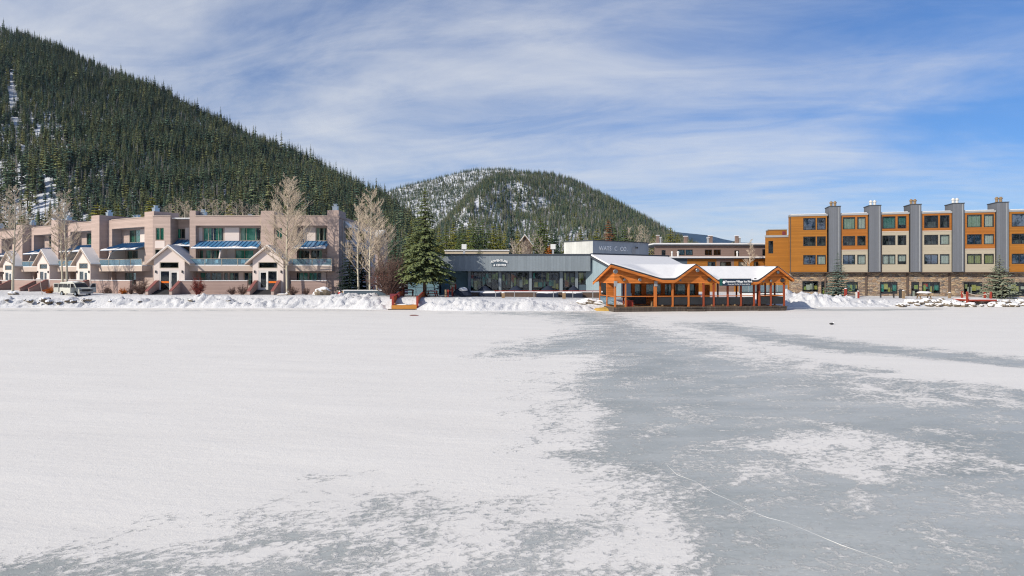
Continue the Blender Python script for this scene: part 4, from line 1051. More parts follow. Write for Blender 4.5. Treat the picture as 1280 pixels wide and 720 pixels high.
# small houses and roofs seen beyond
def far_house(px0, px1, pt, pe, pb, Y, label, wallm='tan_wall', deg=0):
    x0, x1 = xat(px0, Y), xat(px1, Y); c = (x0 + x1) / 2; w_ = (x1 - x0) / 2; zb, ze, zr = zat(pb, Y), zat(pe, Y), zat(pt, Y)
    r_ = root('house', (c, Y, zb), label, 'house', world=True)
    MB().prism([(c - w_, zb), (c - w_, ze), (c, zr - .25), (c + w_, ze), (c + w_, zb)], Y, Y + 9, 'y').build('wall', wallm, r_)
    rf = MB()
    for sg in (-1, 1):
        rf.add([(c,Y-.5,zr),(c+sg*(w_+.6),Y-.5,ze-.3),(c+sg*(w_+.6),Y+9.5,ze-.3),(c,Y+9.5,zr),(c,Y-.5,zr-.3),(c+sg*(w_+.6),Y-.5,ze-.6),(c+sg*(w_+.6),Y+9.5,ze-.6),(c,Y+9.5,zr-.3)], [(0,1,2,3),(0,4,5,1),(1,5,6,2),(4,7,6,5)])
    ro = rf.build('roof', 'old_timber', r_)
    sm = MB()
    for sg in (-1, 1): sm.add([(c,Y-.4,zr+.35),(c+sg*(w_+.5),Y-.4,ze-.02),(c+sg*(w_+.5),Y+9.4,ze-.02),(c,Y+9.4,zr+.35),(c,Y-.4,zr+.02),(c+sg*(w_+.5),Y-.4,ze-.24)], [(0,1,2,3),(0,4,5,1)])
    sm.build('snow_cap', 'snow', ro)
far_house(58, 74, 274, 282, 330, 165, 'small gabled house with snowy roof behind the far left condo units')

def eave_house(px0, px1, pt, pe, pb, Y, label, wallm):
    x0, x1 = xat(px0, Y), xat(px1, Y); MB_ = MB; zb, ze, zr = zat(pb, Y), zat(pe, Y), zat(pt, Y)
    r_ = root('house', ((x0 + x1) / 2, Y, zb), label, 'house', world=True)
    MB().prism([(Y, zb), (Y, ze), (Y + 5, zr), (Y + 10, ze), (Y + 10, zb)], x0, x1, 'x').build('wall', wallm, r_)
    ro = MB().prism([(Y - .8, ze - .25), (Y + 5, zr + .1), (Y + 10.8, ze - .25), (Y + 10.8, ze - .05), (Y + 5, zr + .3), (Y - .8, ze - .05)], x0 - .6, x1 + .6, 'x').build('roof', 'brown_shingle', r_)
    MB().prism([(Y - .7, ze - .02), (Y + 5, zr + .33), (Y + 10.7, ze - .02), (Y + 10.5, ze + .3), (Y + 5, zr + .65), (Y - .6, ze + .3)], x0 - .5, x1 + .5, 'x').build('snow_cap', 'snow', ro)
far_house(646, 666, 294, 309, 330, 190, 'house with a steep snowy roof among bare trees behind the lodge', 'brown_shingle')
eave_house(456, 474, 289, 297, 335, 150, 'house with snowy roof half hidden by the bare aspens right of the condo', 'mauve')
# ================================================================== blue grey lodge in the middle
def lettering(name, text, F, u, v, z, size, m_, parent, depth=.03, arc=0.0, space=1.0, align='CENTER', bold=.0):
    """raised letters as real geometry"""
    cu = bpy.data.curves.new('t', 'FONT'); cu.body = text; cu.size = size; cu.extrude = depth; cu.offset = size * bold; cu.align_x = align; cu.space_character = space
    tmp = bpy.data.objects.new('t', cu); COL.objects.link(tmp)
    me = bpy.data.meshes.new_from_object(tmp); bpy.data.objects.remove(tmp); bpy.data.curves.remove(cu)
    co_ = np.empty(len(me.vertices) * 3); me.vertices.foreach_get('co', co_); co_ = co_.reshape(-1, 3)
    x = co_[:, 0].copy(); y = co_[:, 1].copy(); dz_ = co_[:, 2]
    if arc:
        hw = max(abs(x.min()), abs(x.max())); y = y + arc * (1 - (x / hw) ** 2)
    out = np.array([F.p(u + a, v - c_, z + b_) for a, b_, c_ in zip(x, y, dz_)])
    me.vertices.foreach_set('co', out.ravel()); me.update(); me.materials.clear(); me.materials.append(M[m_])
    return link(name, me, parent)

BB = root('lodge_building', (0, 95, 1.5), 'low blue grey lodge with vertical siding and a row of tall windows', 'building', world=True)
FL = Fr(0, 92, 0, 0)
def B(px, y=0): return (px - 640) / FPX * (92 + y)
z0 = 1.2
# deep fascia carried forward over the window wall
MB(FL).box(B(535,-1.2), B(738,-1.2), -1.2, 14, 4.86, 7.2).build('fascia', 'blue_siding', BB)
MB(FL).box(B(534.5,-1.2), B(739,-1.2), -1.28, -1.2, 7.08, 7.3).build('coping', 'dark_coping', BB)
MB(FL).box(B(535), B(738), -1.1, 13.9, 7.2, 7.27).build('roof_snow', 'snow', BB)
bays = [(588, 623), (627, 661), (665, 699), (704, 719)]
ops = [(B(a), B(b), 1.75, 4.72) for a, b in bays] + [(B(722.5), B(737), 2.9, 4.72)]
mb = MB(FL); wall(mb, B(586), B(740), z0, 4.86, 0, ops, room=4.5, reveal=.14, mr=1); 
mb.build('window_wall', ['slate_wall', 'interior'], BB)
mb = MB(FL)
wall(mb, B(549), B(587), z0, 4.86, 2.0, [(B(562,2), B(570,2), 1.75, 4.0)], room=2.5)
mb.quad((B(587),0,z0), (B(587),2.0,z0), (B(587),2.0,4.86), (B(587),0,4.86)); mb.quad((B(549),2.0,z0), (B(549),0,z0), (B(549),0,4.86), (B(549),2.0,4.86))
mb.box(B(510), B(549), 0, 12, z0, 4.86)
mb.build('entrance_wall', ['teal_wall', 'interior'], BB)
mb = MB(FL).box(B(549), B(740), 6.6, 14, z0, 4.86); mb.build('rear_wall', 'teal_wall', BB)
for i, o_ in enumerate(ops):
    sp = [[.11, .27, .40, .53, .76], [.14, .33, .55, .8], [.22, .5, .74], [.5], [.5]][i]
    fr = window(BB, FL, *o_, 0, fm='frame_dark', gm='glass_dark', splits=sp, fw=.1, rows=1)
    # behind the glass: posters, and panels painted as mirrored hillside and trees
    rnd = random.Random(60 + i); a, b, c, d = o_
    n = 9 if i < 3 else 3
    for q in range(n):
        x = a + (b - a) * (q + .2 + .5 * rnd.random()) / n; wd = rnd.uniform(.12, .34); zc = rnd.uniform(c + .9, d - .5); hh = rnd.uniform(.25, .8)
        MB(FL).box(x - wd, x + wd, .2 + .09 * (q % 4), .22 + .09 * (q % 4), zc - hh, min(d - .1, zc + hh)).build('display', rnd.choice(['display_yellow', 'display_white', 'display_lime', 'display_teal', 'display_teal', 'old_timber', 'display_lime']), fr)
    if i == 1: MB(FL).prism([(a + 1.35, 3.3), (a + 2.25, 3.05), (a + 2.2, 3.95), (a + 1.4, 4.5)], .5, .55, 'y').build('poster', 'orange_band', fr)
    if i == 0: MB(FL).box(a + .1, a + .5, .5, .55, 2.4, 4.3).build('poster', 'poster_red', fr)
    if i == 3: MB(FL).box(a + .25, a + .8, .5, .55, 2.6, 3.6).build('poster', 'orange_band', fr)
window(BB, FL, B(562,2), B(570,2), 1.75, 4.0, 2.0, cols=1, rows=2, fm='frame_dark', gm='glass_dark', name='door', cur=[(.1,.9,'blind_olive',.8)])
for a in (586.8, 625, 663, 701.5, 720.7): MB(FL).box(B(a) - .19, B(a) + .19, -.16, -.01, z0, 4.86).build('pillar', 'blue_siding', BB)
for i, px in enumerate((577, 694)):
    o = MB(FL).box(B(px) - .36, B(px) + .36, 4.6, 5.2, 8.2, 8.95).build('roof_vent', 'vent_white', BB); MB(FL).box(B(px) - .14, B(px) + .14, 4.75, 5.05, 7.2, 8.2).build('duct', 'grey_metal', o)
# angled wing: lean-to with a snow covered shed roof
FW = Fr(11.52, 91, 0, 40)
wl, wd, zt_, ze_ = 17.5, 5.2, 7.05, 4.75
mb = MB(FW); mb.box(0, wl, 0, 12, z0, 7.1, skip='b')
mb.add([(0,0,z0),(0,-wd,z0),(0,-wd,ze_-.1),(0,0,zt_-.1)], [(0,1,2,3)])
wall(mb, 0, wl, z0, ze_ - .1, -wd, [(2, 4, 1.8, 4), (5, 8, 1.8, 4), (10, 12, 1.8, 4)])
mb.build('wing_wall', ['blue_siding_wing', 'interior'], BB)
MB(FW).box(-.12, .0, -2.6, -1.3, 1.4, 3.95).build('side_door', 'frame_dark', BB)
ro = MB(FW).prism([(.3, zt_), (-wd - .6, ze_ - .22), (-wd - .6, ze_ - .4), (.3, zt_ - .2)], -.45, wl, 'x').build('roof', 'dark_coping', BB)
MB(FW).prism([(.1, zt_ + .02), (.1, zt_ + .26), (-wd - .3, ze_ + .14), (-wd - .58, ze_ - .02), (-wd - .58, ze_ - .2)], -.4, wl - .2, 'x').build('snow_cap', 'snow', ro)
MB(FW).box(-.1, wl + .2, -.12, .4, 7.1, 7.42).build('coping', 'dark_coping', BB)
MB(FW).box(0, wl, .4, 12, 7.1, 7.3).build('roof_snow', 'snow', BB)
# penthouse with its lettering
FP = Fr(12.25, 97, 0, 40)
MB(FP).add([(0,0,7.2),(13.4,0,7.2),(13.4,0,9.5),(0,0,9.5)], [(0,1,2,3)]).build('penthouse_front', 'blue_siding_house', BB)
MB(FP).add([(0,0,7.2),(0,0,9.5),(0,6.2,9.5),(0,6.2,7.2),(13.4,0,7.2),(13.4,6.2,7.2),(13.4,6.2,9.5),(13.4,0,9.5)], [(0,1,2,3),(4,5,6,7),(3,2,6,5)]).build('penthouse_side', 'pale_metal', BB)
MB(FP).box(-.12, 13.5, -.12, 6.3, 9.5, 9.62).build('coping', 'dark_coping', BB)
MB(FP).box(9.15, 9.95, -.1, 0, 7.75, 8.75).build('vent_grille', 'grey_metal', BB)
MB(FP).box(10.0, 10.3, -.35, 0, 8.55, 8.8).build('wall_lamp', 'dark_metal', BB)
sg = root('wall_sign', FP.p(4.5, -.1, 8.2), 'faded white letters on the grey rooftop box', 'sign', world=True)
lettering('lettering', 'WATS  C  CO.', FP, 4.7, -.02, 8.1, .95, 'letter_white', sg, .05, 0, 1.12)
sg = root('wall_sign', FL.p(B(624,-1.2), -1.3, 6), 'small arched sign reading adventure center on the blue grey fascia', 'sign', world=True)
u_ = B(624, -1.3)
MB(FL).prism([(u_ - 1.0, 5.5), (u_ + 1.0, 5.5), (u_ + 1.0, 6.25), (u_ + .5, 6.5), (u_, 6.56), (u_ - .5, 6.5), (u_ - 1.0, 6.2)], -1.26, -1.21, 'y').build('backing', 'slate_wall', sg)
lettering('lettering', 'ADVENTURE', FL, u_, -1.29, 5.98, .42, 'letter_white', sg, .02, .24, bold=.03)
lettering('lettering', '& CENTER', FL, u_ + .1, -1.29, 5.54, .40, 'letter_white', sg, .02, .04, bold=.03)
MBs = MB(FL).box(B(556.5,2), B(559.5,2), 1.93, 1.99, 2.9, 3.75); s_ = MBs.build('wall_sign', 'blue_sign'); tag(s_, 'small bright blue sign beside the lodge entrance door', 'sign')

# tan flat roofed building beyond the lodge
r_ = root('flat_building', (-6, 125, 3), 'low tan flat roofed building just showing above the lodge roof', 'building', world=True)
MB().box(xat(556, 125), xat(636, 125), 125, 135, 2, zat(313.5, 125)).build('wall', 'tan_wall', r_)
MB().box(xat(555.5, 125), xat(636.5, 125), 124.8, 135.2, zat(313.5, 125), zat(312.3, 125)).build('roof_snow', 'snow', r_)

# terrace in front of the windows
wl_ = root('terrace_wall', (5, 88.5, 1.2), 'low dark terrace wall with snow on top under the lodge windows', 'wall', world=True)
MB().box(xat(589, 88.5), xat(752, 88.5), 88.4, 88.8, .9, 1.92).build('wall', 'brown_shingle', wl_); MB().box(xat(588, 88.5), xat(753, 88.5), 88.3, 88.9, 1.92, 2.1).build('snow_cap', 'snow', wl_)
MB().box(xat(589, 88.5), xat(752, 88.5), 88.8, 92, .9, 1.7).build('terrace_floor', 'snow', wl_)
def covered_table(px, wdt, label):
    r_ = root('covered_table', at(px, 367, 90), label, 'table', 'tables under dark covers on the lodge terrace')
    r_.location.z = 1.7
    MB().lathe([(wdt*1.0, 0), (wdt, .25), (wdt*.75, .62), (wdt*.32, .95), (.1, 1.12)], n=18).build('cover', 'cover_navy', r_, smooth=True)
    MB().tube((0,0,1.1), (0,0,1.35), .05).build('pole', 'dark_metal', r_)
covered_table(606, 1.15, 'dark covered table at the left end of the lodge terrace'); covered_table(645, 1.2, 'dark covered table second from left on the terrace')
covered_table(685, 1.15, 'dark covered table third from left, in front of the third bay'); covered_table(717, .9, 'small dark covered table in front of the glass doors')
for i, (px, ln, lb) in enumerate(((612, 1.5, 'snow topped planter left on the terrace, under the first bay'), (684, 1.5, 'snow topped planter below the third window bay'), (716, 1.3, 'snow topped planter before the glass doors'))):
    p_ = root('planter', (xat(px, 88), 87.9, 1.2), lb, 'planter', 'planters along the terrace wall'); MB().box(-ln, ln, -.3, .3, -.3, .62).build('box', 'cover_navy', p_); MB().lump((0,0,.64), ln, .32, .2, 5 + i, 16, 6, .2).build('snow_cap', 'snow', p_, smooth=True)
fe = root('railing_fence', (6, 84.5, .9), 'thin metal fence with red top rail along the terrace edge', 'fence', world=True)
Yf = 84.5; zt1, zb1 = zat(363.2, Yf), zat(376.3, Yf)
MB().box(xat(618, Yf), xat(752, Yf), Yf - .04, Yf + .04, zt1 - .1, zt1).build('top_rail', 'red_paint', fe)
MB().box(xat(618, Yf), xat(752, Yf), Yf - .03, Yf + .03, zb1, zb1 + .07).build('bottom_rail', 'grey_metal', fe)
for px in (619.6, 643, 667.5, 691.7, 716, 741): MB().box(xat(px, Yf) - .045, xat(px, Yf) + .045, Yf - .045, Yf + .045, zb1 - .6, zt1 - .1).build('post', 'grey_metal', fe)
for px, lb in ((629, 'short timber post with snow at the left part of the terrace fence'), (705, 'short timber post with snow in front of the lodge glass doors')):
    p_ = root('timber_post', (xat(px, 84), 84, .6), lb, 'post'); MB().box(-.2, .2, -.2, .2, -.5, 1.35).build('post', 'old_timber', p_); MB().lump((0,0,1.37), .23, .23, .13, 3, 10, 5, .1).build('snow_cap', 'snow', p_, smooth=True)
# red railing leading to the lodge entrance
ef = root('entrance_railing', (-8, 86, 1.4), 'dark red post railing climbing to the lodge entrance', 'fence', world=True)
prev = None
for i, (px, py, Y) in enumerate(((557, 372, 84.6), (560, 372, 85.2), (565.5, 368, 86.8), (569.5, 365, 88.2))):
    x, y, z = at(px, py, Y); MB().box(x - .11, x + .11, y - .11, y + .11, z - .5, z + 1.05).build('post', 'old_timber' if i == 0 else 'red_paint', ef)
    if prev: MB().tube((prev[0], prev[1], prev[2] + .75), (x, y, z + .75), .06).build('rail', 'red_paint', ef)
    prev = (x, y, z)
ba = root('bicycle_rack', at(546, 366, 88), 'black metal rack standing left of the lodge entrance under the spruce', 'rack')
for x in (-.35, .35): MB().tube((x,0,-.2), (x,0,1.0 if x < 0 else 1.5), .06).build('post', 'dark_metal', ba)
MB().tube((-.35,0,.45), (.35,0,.75), .05).build('bar', 'dark_metal', ba)
MB().lump((0,0,0), 1.3, .7, .95, 8, 14, 8, .2, flat=-.3).build('covered_heap', 'cover_navy', loc=at(578, 368.5, 87)); o = bpy.data.objects['covered_heap']; tag(o, 'dark covered heap with snow right of the entrance railing', 'cover')
MB().lump((0,0,0), .62, .4, .28, 8, 12, 6, .2).build('snow_cap', 'snow', o, smooth=True).location = (.15, -.35, .75)

# ================================================================== timber ice rink pavilion
PV = root('rink_pavilion', (12, 75, 0), 'orange timber pavilion with snow covered gabled roofs at the edge of the ice', 'pavilion', world=True)
FV = Fr(12, 75, 0, math.degrees(math.atan2(.15, .988)))
LEN, DEP, VM, ZD, ZBEAM = 21.7, 6.4, 3.2, .52, 3.36
def roof_z(u, v):
    u = np.asarray(u, float); v = np.asarray(v, float)
    z1 = 5.66; z2 = 5.42; s1 = .47
    a = np.where(u <= 10.2, z1 - np.abs(v - VM) * s1 - np.maximum(0, VM - u) * 1.3, -9)
    dg = np.where(((u < 7) & (v <= VM + .2)) | (u <= VM + .2), z1 - np.abs(u - v) * .285, -9)
    dg = np.where(v > VM + .4, z1 - np.abs(u - 2 * VM + v) * .285 - .4, dg) if False else dg
    g2 = np.where(v <= VM, z1 - np.abs(u - 9.85) * .70, -9)
    b = np.where(u >= 9.85, z2 - np.abs(v - VM) * s1, -9)
    g3 = np.where(v <= VM, z2 - np.abs(u - 20.3) * .70, -9)
    return np.maximum.reduce([a, dg, g2, b, g3])
ov = .62
def roof_sheet(u0, u1, v0, v1, n, k, lift, thick, name, m_, parent, soft=0, smooth=False):
    us = np.linspace(u0, u1, n); vs = np.linspace(v0, v1, k); V, U = np.meshgrid(vs, us, indexing='ij')
    Zt = roof_z(U, V)
    if soft:
        Zs = sum(roof_z(U + du * soft, np.clip(V + dv * soft, -ov, 99)) for du in (-1, -.5, 0, .5, 1) for dv in (-1, 0, 1)) / 15
        Zt = Zs
    Zt = Zt + lift
    if soft:
        e = np.minimum(np.minimum(U - u0, u1 - U), np.minimum(V - v0, v1 - V)); Zt = Zt - (lift - .02) * (1 - sstep(0, .28, e)) * .9 + .05 * (fbm(U * .9, V * .9, 3) - .5)
    mb = MB(FV); top = [(float(U[j,i]), float(V[j,i]), float(Zt[j,i])) for j in range(k) for i in range(n)]
    bot = [(float(U[j,i]), float(V[j,i]), float(roof_z(U[j,i], V[j,i]) - thick)) for j in range(k) for i in range(n)]
    f = [(j*n+i, j*n+i+1, (j+1)*n+i+1, (j+1)*n+i) for j in range(k-1) for i in range(n-1)]; q = n * k
    fb = [tuple(x + q for x in reversed(g)) for g in f]
    rim = [j for j in range(n)] + [j*n + n - 1 for j in range(1, k)] + [(k-1)*n + i for i in range(n-2, -1, -1)] + [j*n for j in range(k-2, 0, -1)]
    fr = [(rim[i], rim[i] + q, rim[(i+1) % len(rim)] + q, rim[(i+1) % len(rim)]) for i in range(len(rim))]
    mb.add(top + bot, f + fb + fr); return mb.build(name, m_, parent, smooth=smooth)
RO = roof_sheet(-ov, LEN + .75, -ov, DEP + ov, 118, 40, 0, .14, 'roof', 'dark_metal', PV)
roof_sheet(-ov + .12, LEN + .6, -ov + .10, DEP + ov - .05, 118, 40, .17, -.01, 'snow_cap', 'snow', RO, soft=.45, smooth=True)
roof_sheet(-ov + .06, LEN + .69, -ov + .06, DEP + ov - .06, 60, 24, -.15, .21, 'soffit', 'cedar', PV)
def strip_front(vv, u0, u1, zlo, dz, th, name, m_, n=90, lo_abs=True):
    us = np.linspace(u0, u1, n); mb = MB(FV); vs = []
    for u in us:
        zt = float(roof_z(u, vv)) - dz; zb_ = zlo if lo_abs else zt - zlo
        vs += [(u, vv, zb_), (u, vv, max(zt, zb_ + .02)), (u, vv + th, zb_), (u, vv + th, max(zt, zb_ + .02))]
    f = [g for i in range(n - 1) for g in ((4*i, 4*i+4, 4*i+5, 4*i+1), (4*i+2, 4*i+3, 4*i+7, 4*i+6), (4*i+1, 4*i+5, 4*i+7, 4*i+3), (4*i, 4*i+2, 4*i+6, 4*i+4))]
    f += [(0,1,3,2), (4*n-4, 4*n-2, 4*n-1, 4*n-3)]
    mb.add(vs, f); return mb.build(name, m_, PV)
def strip_side(uu, v0, v1, zlo, dz, th, name, m_, n=30, lo_abs=True):
    mb = MB(FV); vs = []
    for v in np.linspace(v0, v1, n):
        zt = float(roof_z(uu, v)) - dz; zb_ = zlo if lo_abs else zt - zlo
        vs += [(uu, v, zb_), (uu, v, max(zt, zb_ + .02)), (uu + th, v, zb_), (uu + th, v, max(zt, zb_ + .02))]
    f = [g for i in range(n - 1) for g in ((4*i, 4*i+1, 4*i+5, 4*i+4), (4*i+2, 4*i+6, 4*i+7, 4*i+3), (4*i+1, 4*i+3, 4*i+7, 4*i+5), (4*i, 4*i+4, 4*i+6, 4*i+2))]
    f += [(0,2,3,1), (4*n-4, 4*n-3, 4*n-1, 4*n-2)]
    mb.add(vs, f); return mb.build(name, m_, PV)
strip_front(0, 0, LEN, ZBEAM, .22, .14, 'gable_wall', 'cedar'); strip_front(-ov - .02, -ov, LEN + .75, .30, .12, .05, 'barge_board', 'cedar', lo_abs=False)
strip_side(0, .15, DEP, ZBEAM, .22, .14, 'gable_wall', 'cedar'); strip_side(-ov - .02, -ov + .04, DEP + ov, .30, .12, .05, 'barge_board', 'cedar', lo_abs=False)
strip_side(LEN - .14, .15, DEP, ZBEAM, .22, .14, 'gable_wall', 'cedar'); strip_front(DEP - .14, .2, LEN - .2, ZBEAM, .22, .14, 'gable_wall', 'cedar')
strip_side(LEN + .72, -ov + .04, DEP + ov, .30, .12, .05, 'barge_board', 'cedar', lo_abs=False)
# platform
MB(FV).box(-.1, LEN + .1, -.12, DEP, -.25, ZD).build('platform', 'dark_wood', PV)
MB(FV).box(-.14, LEN + .14, -.17, -.12, ZD - .16, ZD + .03).build('edge_beam', 'dark_wood', PV)
MB(FV).box(0, LEN, 0, DEP, ZD, ZD + .03).build('floor', 'old_timber', PV)
for a, b in ((8.9, 11.0), (17.9, 21.3)): MB(FV).box(a, b, -.55, -.17, -.1, .28).build('step', 'dark_wood', PV)
def post(u, v, w_=.2, m_='cedar_post'): return MB(FV).box(u - w_/2, u + w_/2, v - w_/2, v + w_/2, ZD, ZBEAM).build('post', m_, PV)
fu = [.12, 5.05, 7.2, 9.2, 11.1, 12.4, 14.2, 15.9, 17.6, 18.3, 19.8, 21.55]
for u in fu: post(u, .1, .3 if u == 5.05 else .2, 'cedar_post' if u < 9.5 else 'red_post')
post(1.4, .12, .15)
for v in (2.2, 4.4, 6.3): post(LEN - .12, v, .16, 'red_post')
for v in (3.2, 6.25): post(.12, v, .2)
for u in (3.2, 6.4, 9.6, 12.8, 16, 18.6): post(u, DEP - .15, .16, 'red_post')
for u in (.12, 5.05): MB(FV).box(u - .19, u + .19, -.14, -.02, 3.0, 3.62).build('bracket', 'grey_metal', PV)
rails = [(.25, 4.9)] + [(fu[i] + .11, fu[i+1] - .11) for i in range(1, len(fu) - 1)]
for a, b in rails:
    if b - a < .5: continue
    MB(FV).box(a, b, .04, .14, 1.76, 1.86).build('top_rail', 'cedar_post', PV)
    if a > 1: MB(FV).box(a + .02, b - .02, .07, .10, .8, 1.68).build('screen_panel', 'screen', PV)
MB(FV).box(2.3, 4.85, 2.6, 2.64, .8, 1.7).build('screen_panel', 'screen', PV)
MB(FV).box(.04, .14, .25, 6.1, 1.76, 1.86).build('top_rail', 'cedar_post', PV); MB(FV).box(.07, .10, .3, 6.1, .8, 1.68).build('screen_panel', 'glass_rail', PV)
MB(FV).box(LEN - .16, LEN - .06, .25, DEP - .2, 1.76, 1.86).build('top_rail', 'cedar_post', PV); MB(FV).box(LEN - .13, LEN - .09, .3, DEP - .3, .8, 1.68).build('screen_panel', 'screen', PV)
# rear counter wall with its blue doors and windows
mb = MB(FV); hol = [(2.2, 3.3, 1.75, 3.2), (4.4, 5.4, .6, 3.2), (5.9, 8.0, 1.8, 3.2), (8.4, 9.4, .6, 3.2), (9.8, 11.3, 1.8, 3.2), (11.6, 12.6, .6, 3.2)]
wall(mb, 4.0, 13.0, ZD, ZBEAM, DEP - .9, [h for h in hol if h[0] > 4], room=.7, reveal=.08); mb.build('counter_wall', ['cedar', 'interior'], PV)
for h in hol[1:]: window(PV, FV, *h, DEP - .9, cols=1, fm='cedar_post', gm='glass', name='window', cur=[(.02, .98, 'blind_blue', .99)])
MB(FV).box(4.0, 13.0, DEP - 1.5, DEP - .9, 1.45, 1.75).build('counter', 'cedar', PV)
MB(FV).box(13.0, 13.9, DEP - 2.2, DEP - 2.1, 1.5, 3.1).build('open_door', 'cedar', PV)
MB(FV).box(-.02, .9, 3.0, 3.12, ZD, ZBEAM).build('screen_board', 'cedar', PV)
# floodlights, speakers and lamps on the gables
def flood(u, v, z, s_=1.0, m_='steel'):
    F2 = FV; o = MB(F2).lathe([(.26*s_, -.16*s_), (.24*s_, 0), (.12*s_, .22*s_), (.05*s_, .3*s_)], (u, v - .25, z), 12, ax='y').build('floodlight', m_, PV, smooth=True)
    MB(F2).lathe([(.22*s_, -.165*s_), (.22*s_, -.15*s_)], (u, v - .26, z), 12, ax='y').build('lens', 'lamp_glass', o)
    MB(F2).box(u - .04, u + .04, v - .1, v, z - .04, z + .16).build('bracket', 'dark_metal', o)
flood(-.15, -ov + .1, 4.75, 1.0); flood(9.95, -ov + .2, 4.9, .85); flood(20.25, -ov + .2, 4.65, .7, 'dark_metal')
for u, z in ((1.1, 3.78), (8.0, 3.72), (12.3, 3.7), (18.6, 3.6), (19.6, 3.62)): flood(u, 0, z, .55, 'grey_metal')
flood(3.0, 0, 3.78, .75, 'steel')
for u, z in ((11.75, 3.78), (21.2, 3.68)): MB(FV).lathe([(.2, -.3), (.24, -.2), (.24, 0)], (u, 0, z), 14, ax='y').build('loudspeaker', 'dark_metal', PV)
for u in (6.5, 17.5): MB(FV).box(u - .12, u + .12, -.45, -.2, 3.7, 3.95).build('rain_pipe', 'dark_metal', PV)
# sign board
sg = root('rink_sign', FV.p(15.3, -.5, 3.8), 'dark sign board with white lettering reading village ice rink on the pavilion eave', 'sign', world=True)
s0, s1, zs0, zs1 = 12.75, 16.75, 3.05, 3.9
MB(FV).box(s0, s1, -.78, -.68, zs0, zs1).build('board', 'sign_navy', sg); MB(FV).box(s0 - .02, s0 + .32, -.80, -.785, zs0, zs1).build('end_panel', 'sign_teal', sg)
MB(FV).box(s0 - .06, s1 + .06, -.84, -.62, zs1, zs1 + .07).build('snow_cap', 'snow', sg)
fl_ = MB(FV)
fv = [(s0 + .52, -.79, 3.47)]
for i in range(12):
    t_ = math.pi * i / 6; rr_ = .235 if i % 2 == 0 else .12; fv.append((s0 + .52 + rr_ * math.cos(t_), -.79, 3.47 + rr_ * math.sin(t_)))
fl_.add(fv + [(a, -.80, c) for a, b, c in fv], [(13, 14 + i, 14 + (i + 1) % 12) for i in range(12)] + [(1 + i, 1 + (i + 1) % 12, 14 + (i + 1) % 12, 14 + i) for i in range(12)])
fl_.build('snowflake_emblem', 'letter_white', sg)
lettering('lettering', 'Keystone Village Ice Rink', FV, (s0 + .85 + s1) / 2, -.79, 3.45, .335, 'letter_white', sg, .008, bold=.02)
lettering('lettering', 'Come Join The Fun On Snow And Ice', FV, (s0 + .85 + s1) / 2, -.79, 3.18, .185, 'letter_white', sg, .008)
# ochre mound of earth and slabs at the pavilion's left foot, big stones behind it
g_ = MB().lump((0,0,0), 1.55, .8, .42, 4, 18, 8, .25, flat=-.2).build('earth_mound', 'ochre_bank', loc=at(757, 388.5, 77.6)); tag(g_, 'low ochre mound of earth at the pavilion left corner', 'mound')
for px, py, w_, lb in ((737, 377.5, 1.3, 'flat grey stone at the bank, left of the ochre mound'), (748, 379.5, .9, 'flat grey stone close to the pavilion left post'), (729, 379, .9, 'flat stone nearest the end of the snow bank')):
    o = MB().lump((0,0,0), w_, .8, .45, int(px), 14, 8, .25).build('stone', 'rock', loc=at(px, py, 80)); tag(o, lb, 'stone')
# furniture under the roof
for u, lb in ((6.0, 'wooden bench inside the pavilion near the second post'), (13.8, 'wooden bench inside the pavilion below the sign board'), (16.8, 'wooden bench inside the pavilion right of the sign board')):
    o = bench('bench', FV.p(u, 2.0, ZD + .18), lb, 'old_timber', FV.deg, 1.7, snow=False)
for u, cc, lb in ((3.7, 'red_paint', 'red board leaning inside the pavilion left bay'),): 
    o = MB(FV).box(u - 1.9, u - .9, 1.4, 1.5, ZD + .03, 1.3).build('barrier_board', cc); tag(o, lb, 'board')
# ================================================================== orange and cream hotel on the right
HB = root('hotel_building', (60, 108, .8), 'four storey orange and cream hotel with grey chimney towers on a stone base', 'building', world=True)
FR = Fr(45.5, 105, 0, -15)
H = FR.upx
ZST, ZTOP, ZG = 4.75, 14.1, .3
rows = [(5.95, 7.5), (8.95, 10.5), (11.55, 13.5)]
bays = [(987, 1032.5), (1050, 1083), (1100, 1134), (1150, 1187), (1203, 1241), (1257, 1300)]
wins = [((1003, 1018.5), (1020, 1031)), ((1052, 1067.5), (1070, 1080.5)), ((1101, 1117.5), (1120, 1131)), ((1153, 1170.5), (1172.5, 1184.5)), ((1206, 1224.5), (1227, 1239.5)), ((1261.5, 1281), (1284, 1296))]
tone = [('o','o','o'), ('c','o','o'), ('c','c','o'), ('c','c','o'), ('c','o','o'), ('o','o','o')]
W_, BG, BO = 'blind_white', 'blind_green', 'blind_olive'
cov = {(0,0,1):W_, (1,2,0):BG, (1,2,1):W_, (1,0,1):W_, (2,0,0):W_, (2,0,1):W_, (2,2,0):'blind_teal', (2,2,1):'blind_teal', (0,2,0):'blind_blue', (0,0,0):'blind_blue', (4,1,0):'blind_blue', (5,0,0):'blind_blue', (5,2,0):W_, (1,0,0):BG, (3,0,0):W_, (3,0,1):W_, (3,1,1):W_, (4,2,0):BG, (4,2,1):W_, (4,1,1):W_, (4,0,0):BO, (4,0,1):BO}
blue = {(0,2,0), (0,2,1), (0,0,0), (4,1,0), (5,0,0), (5,2,0), (3,0,0), (1,0,0)}
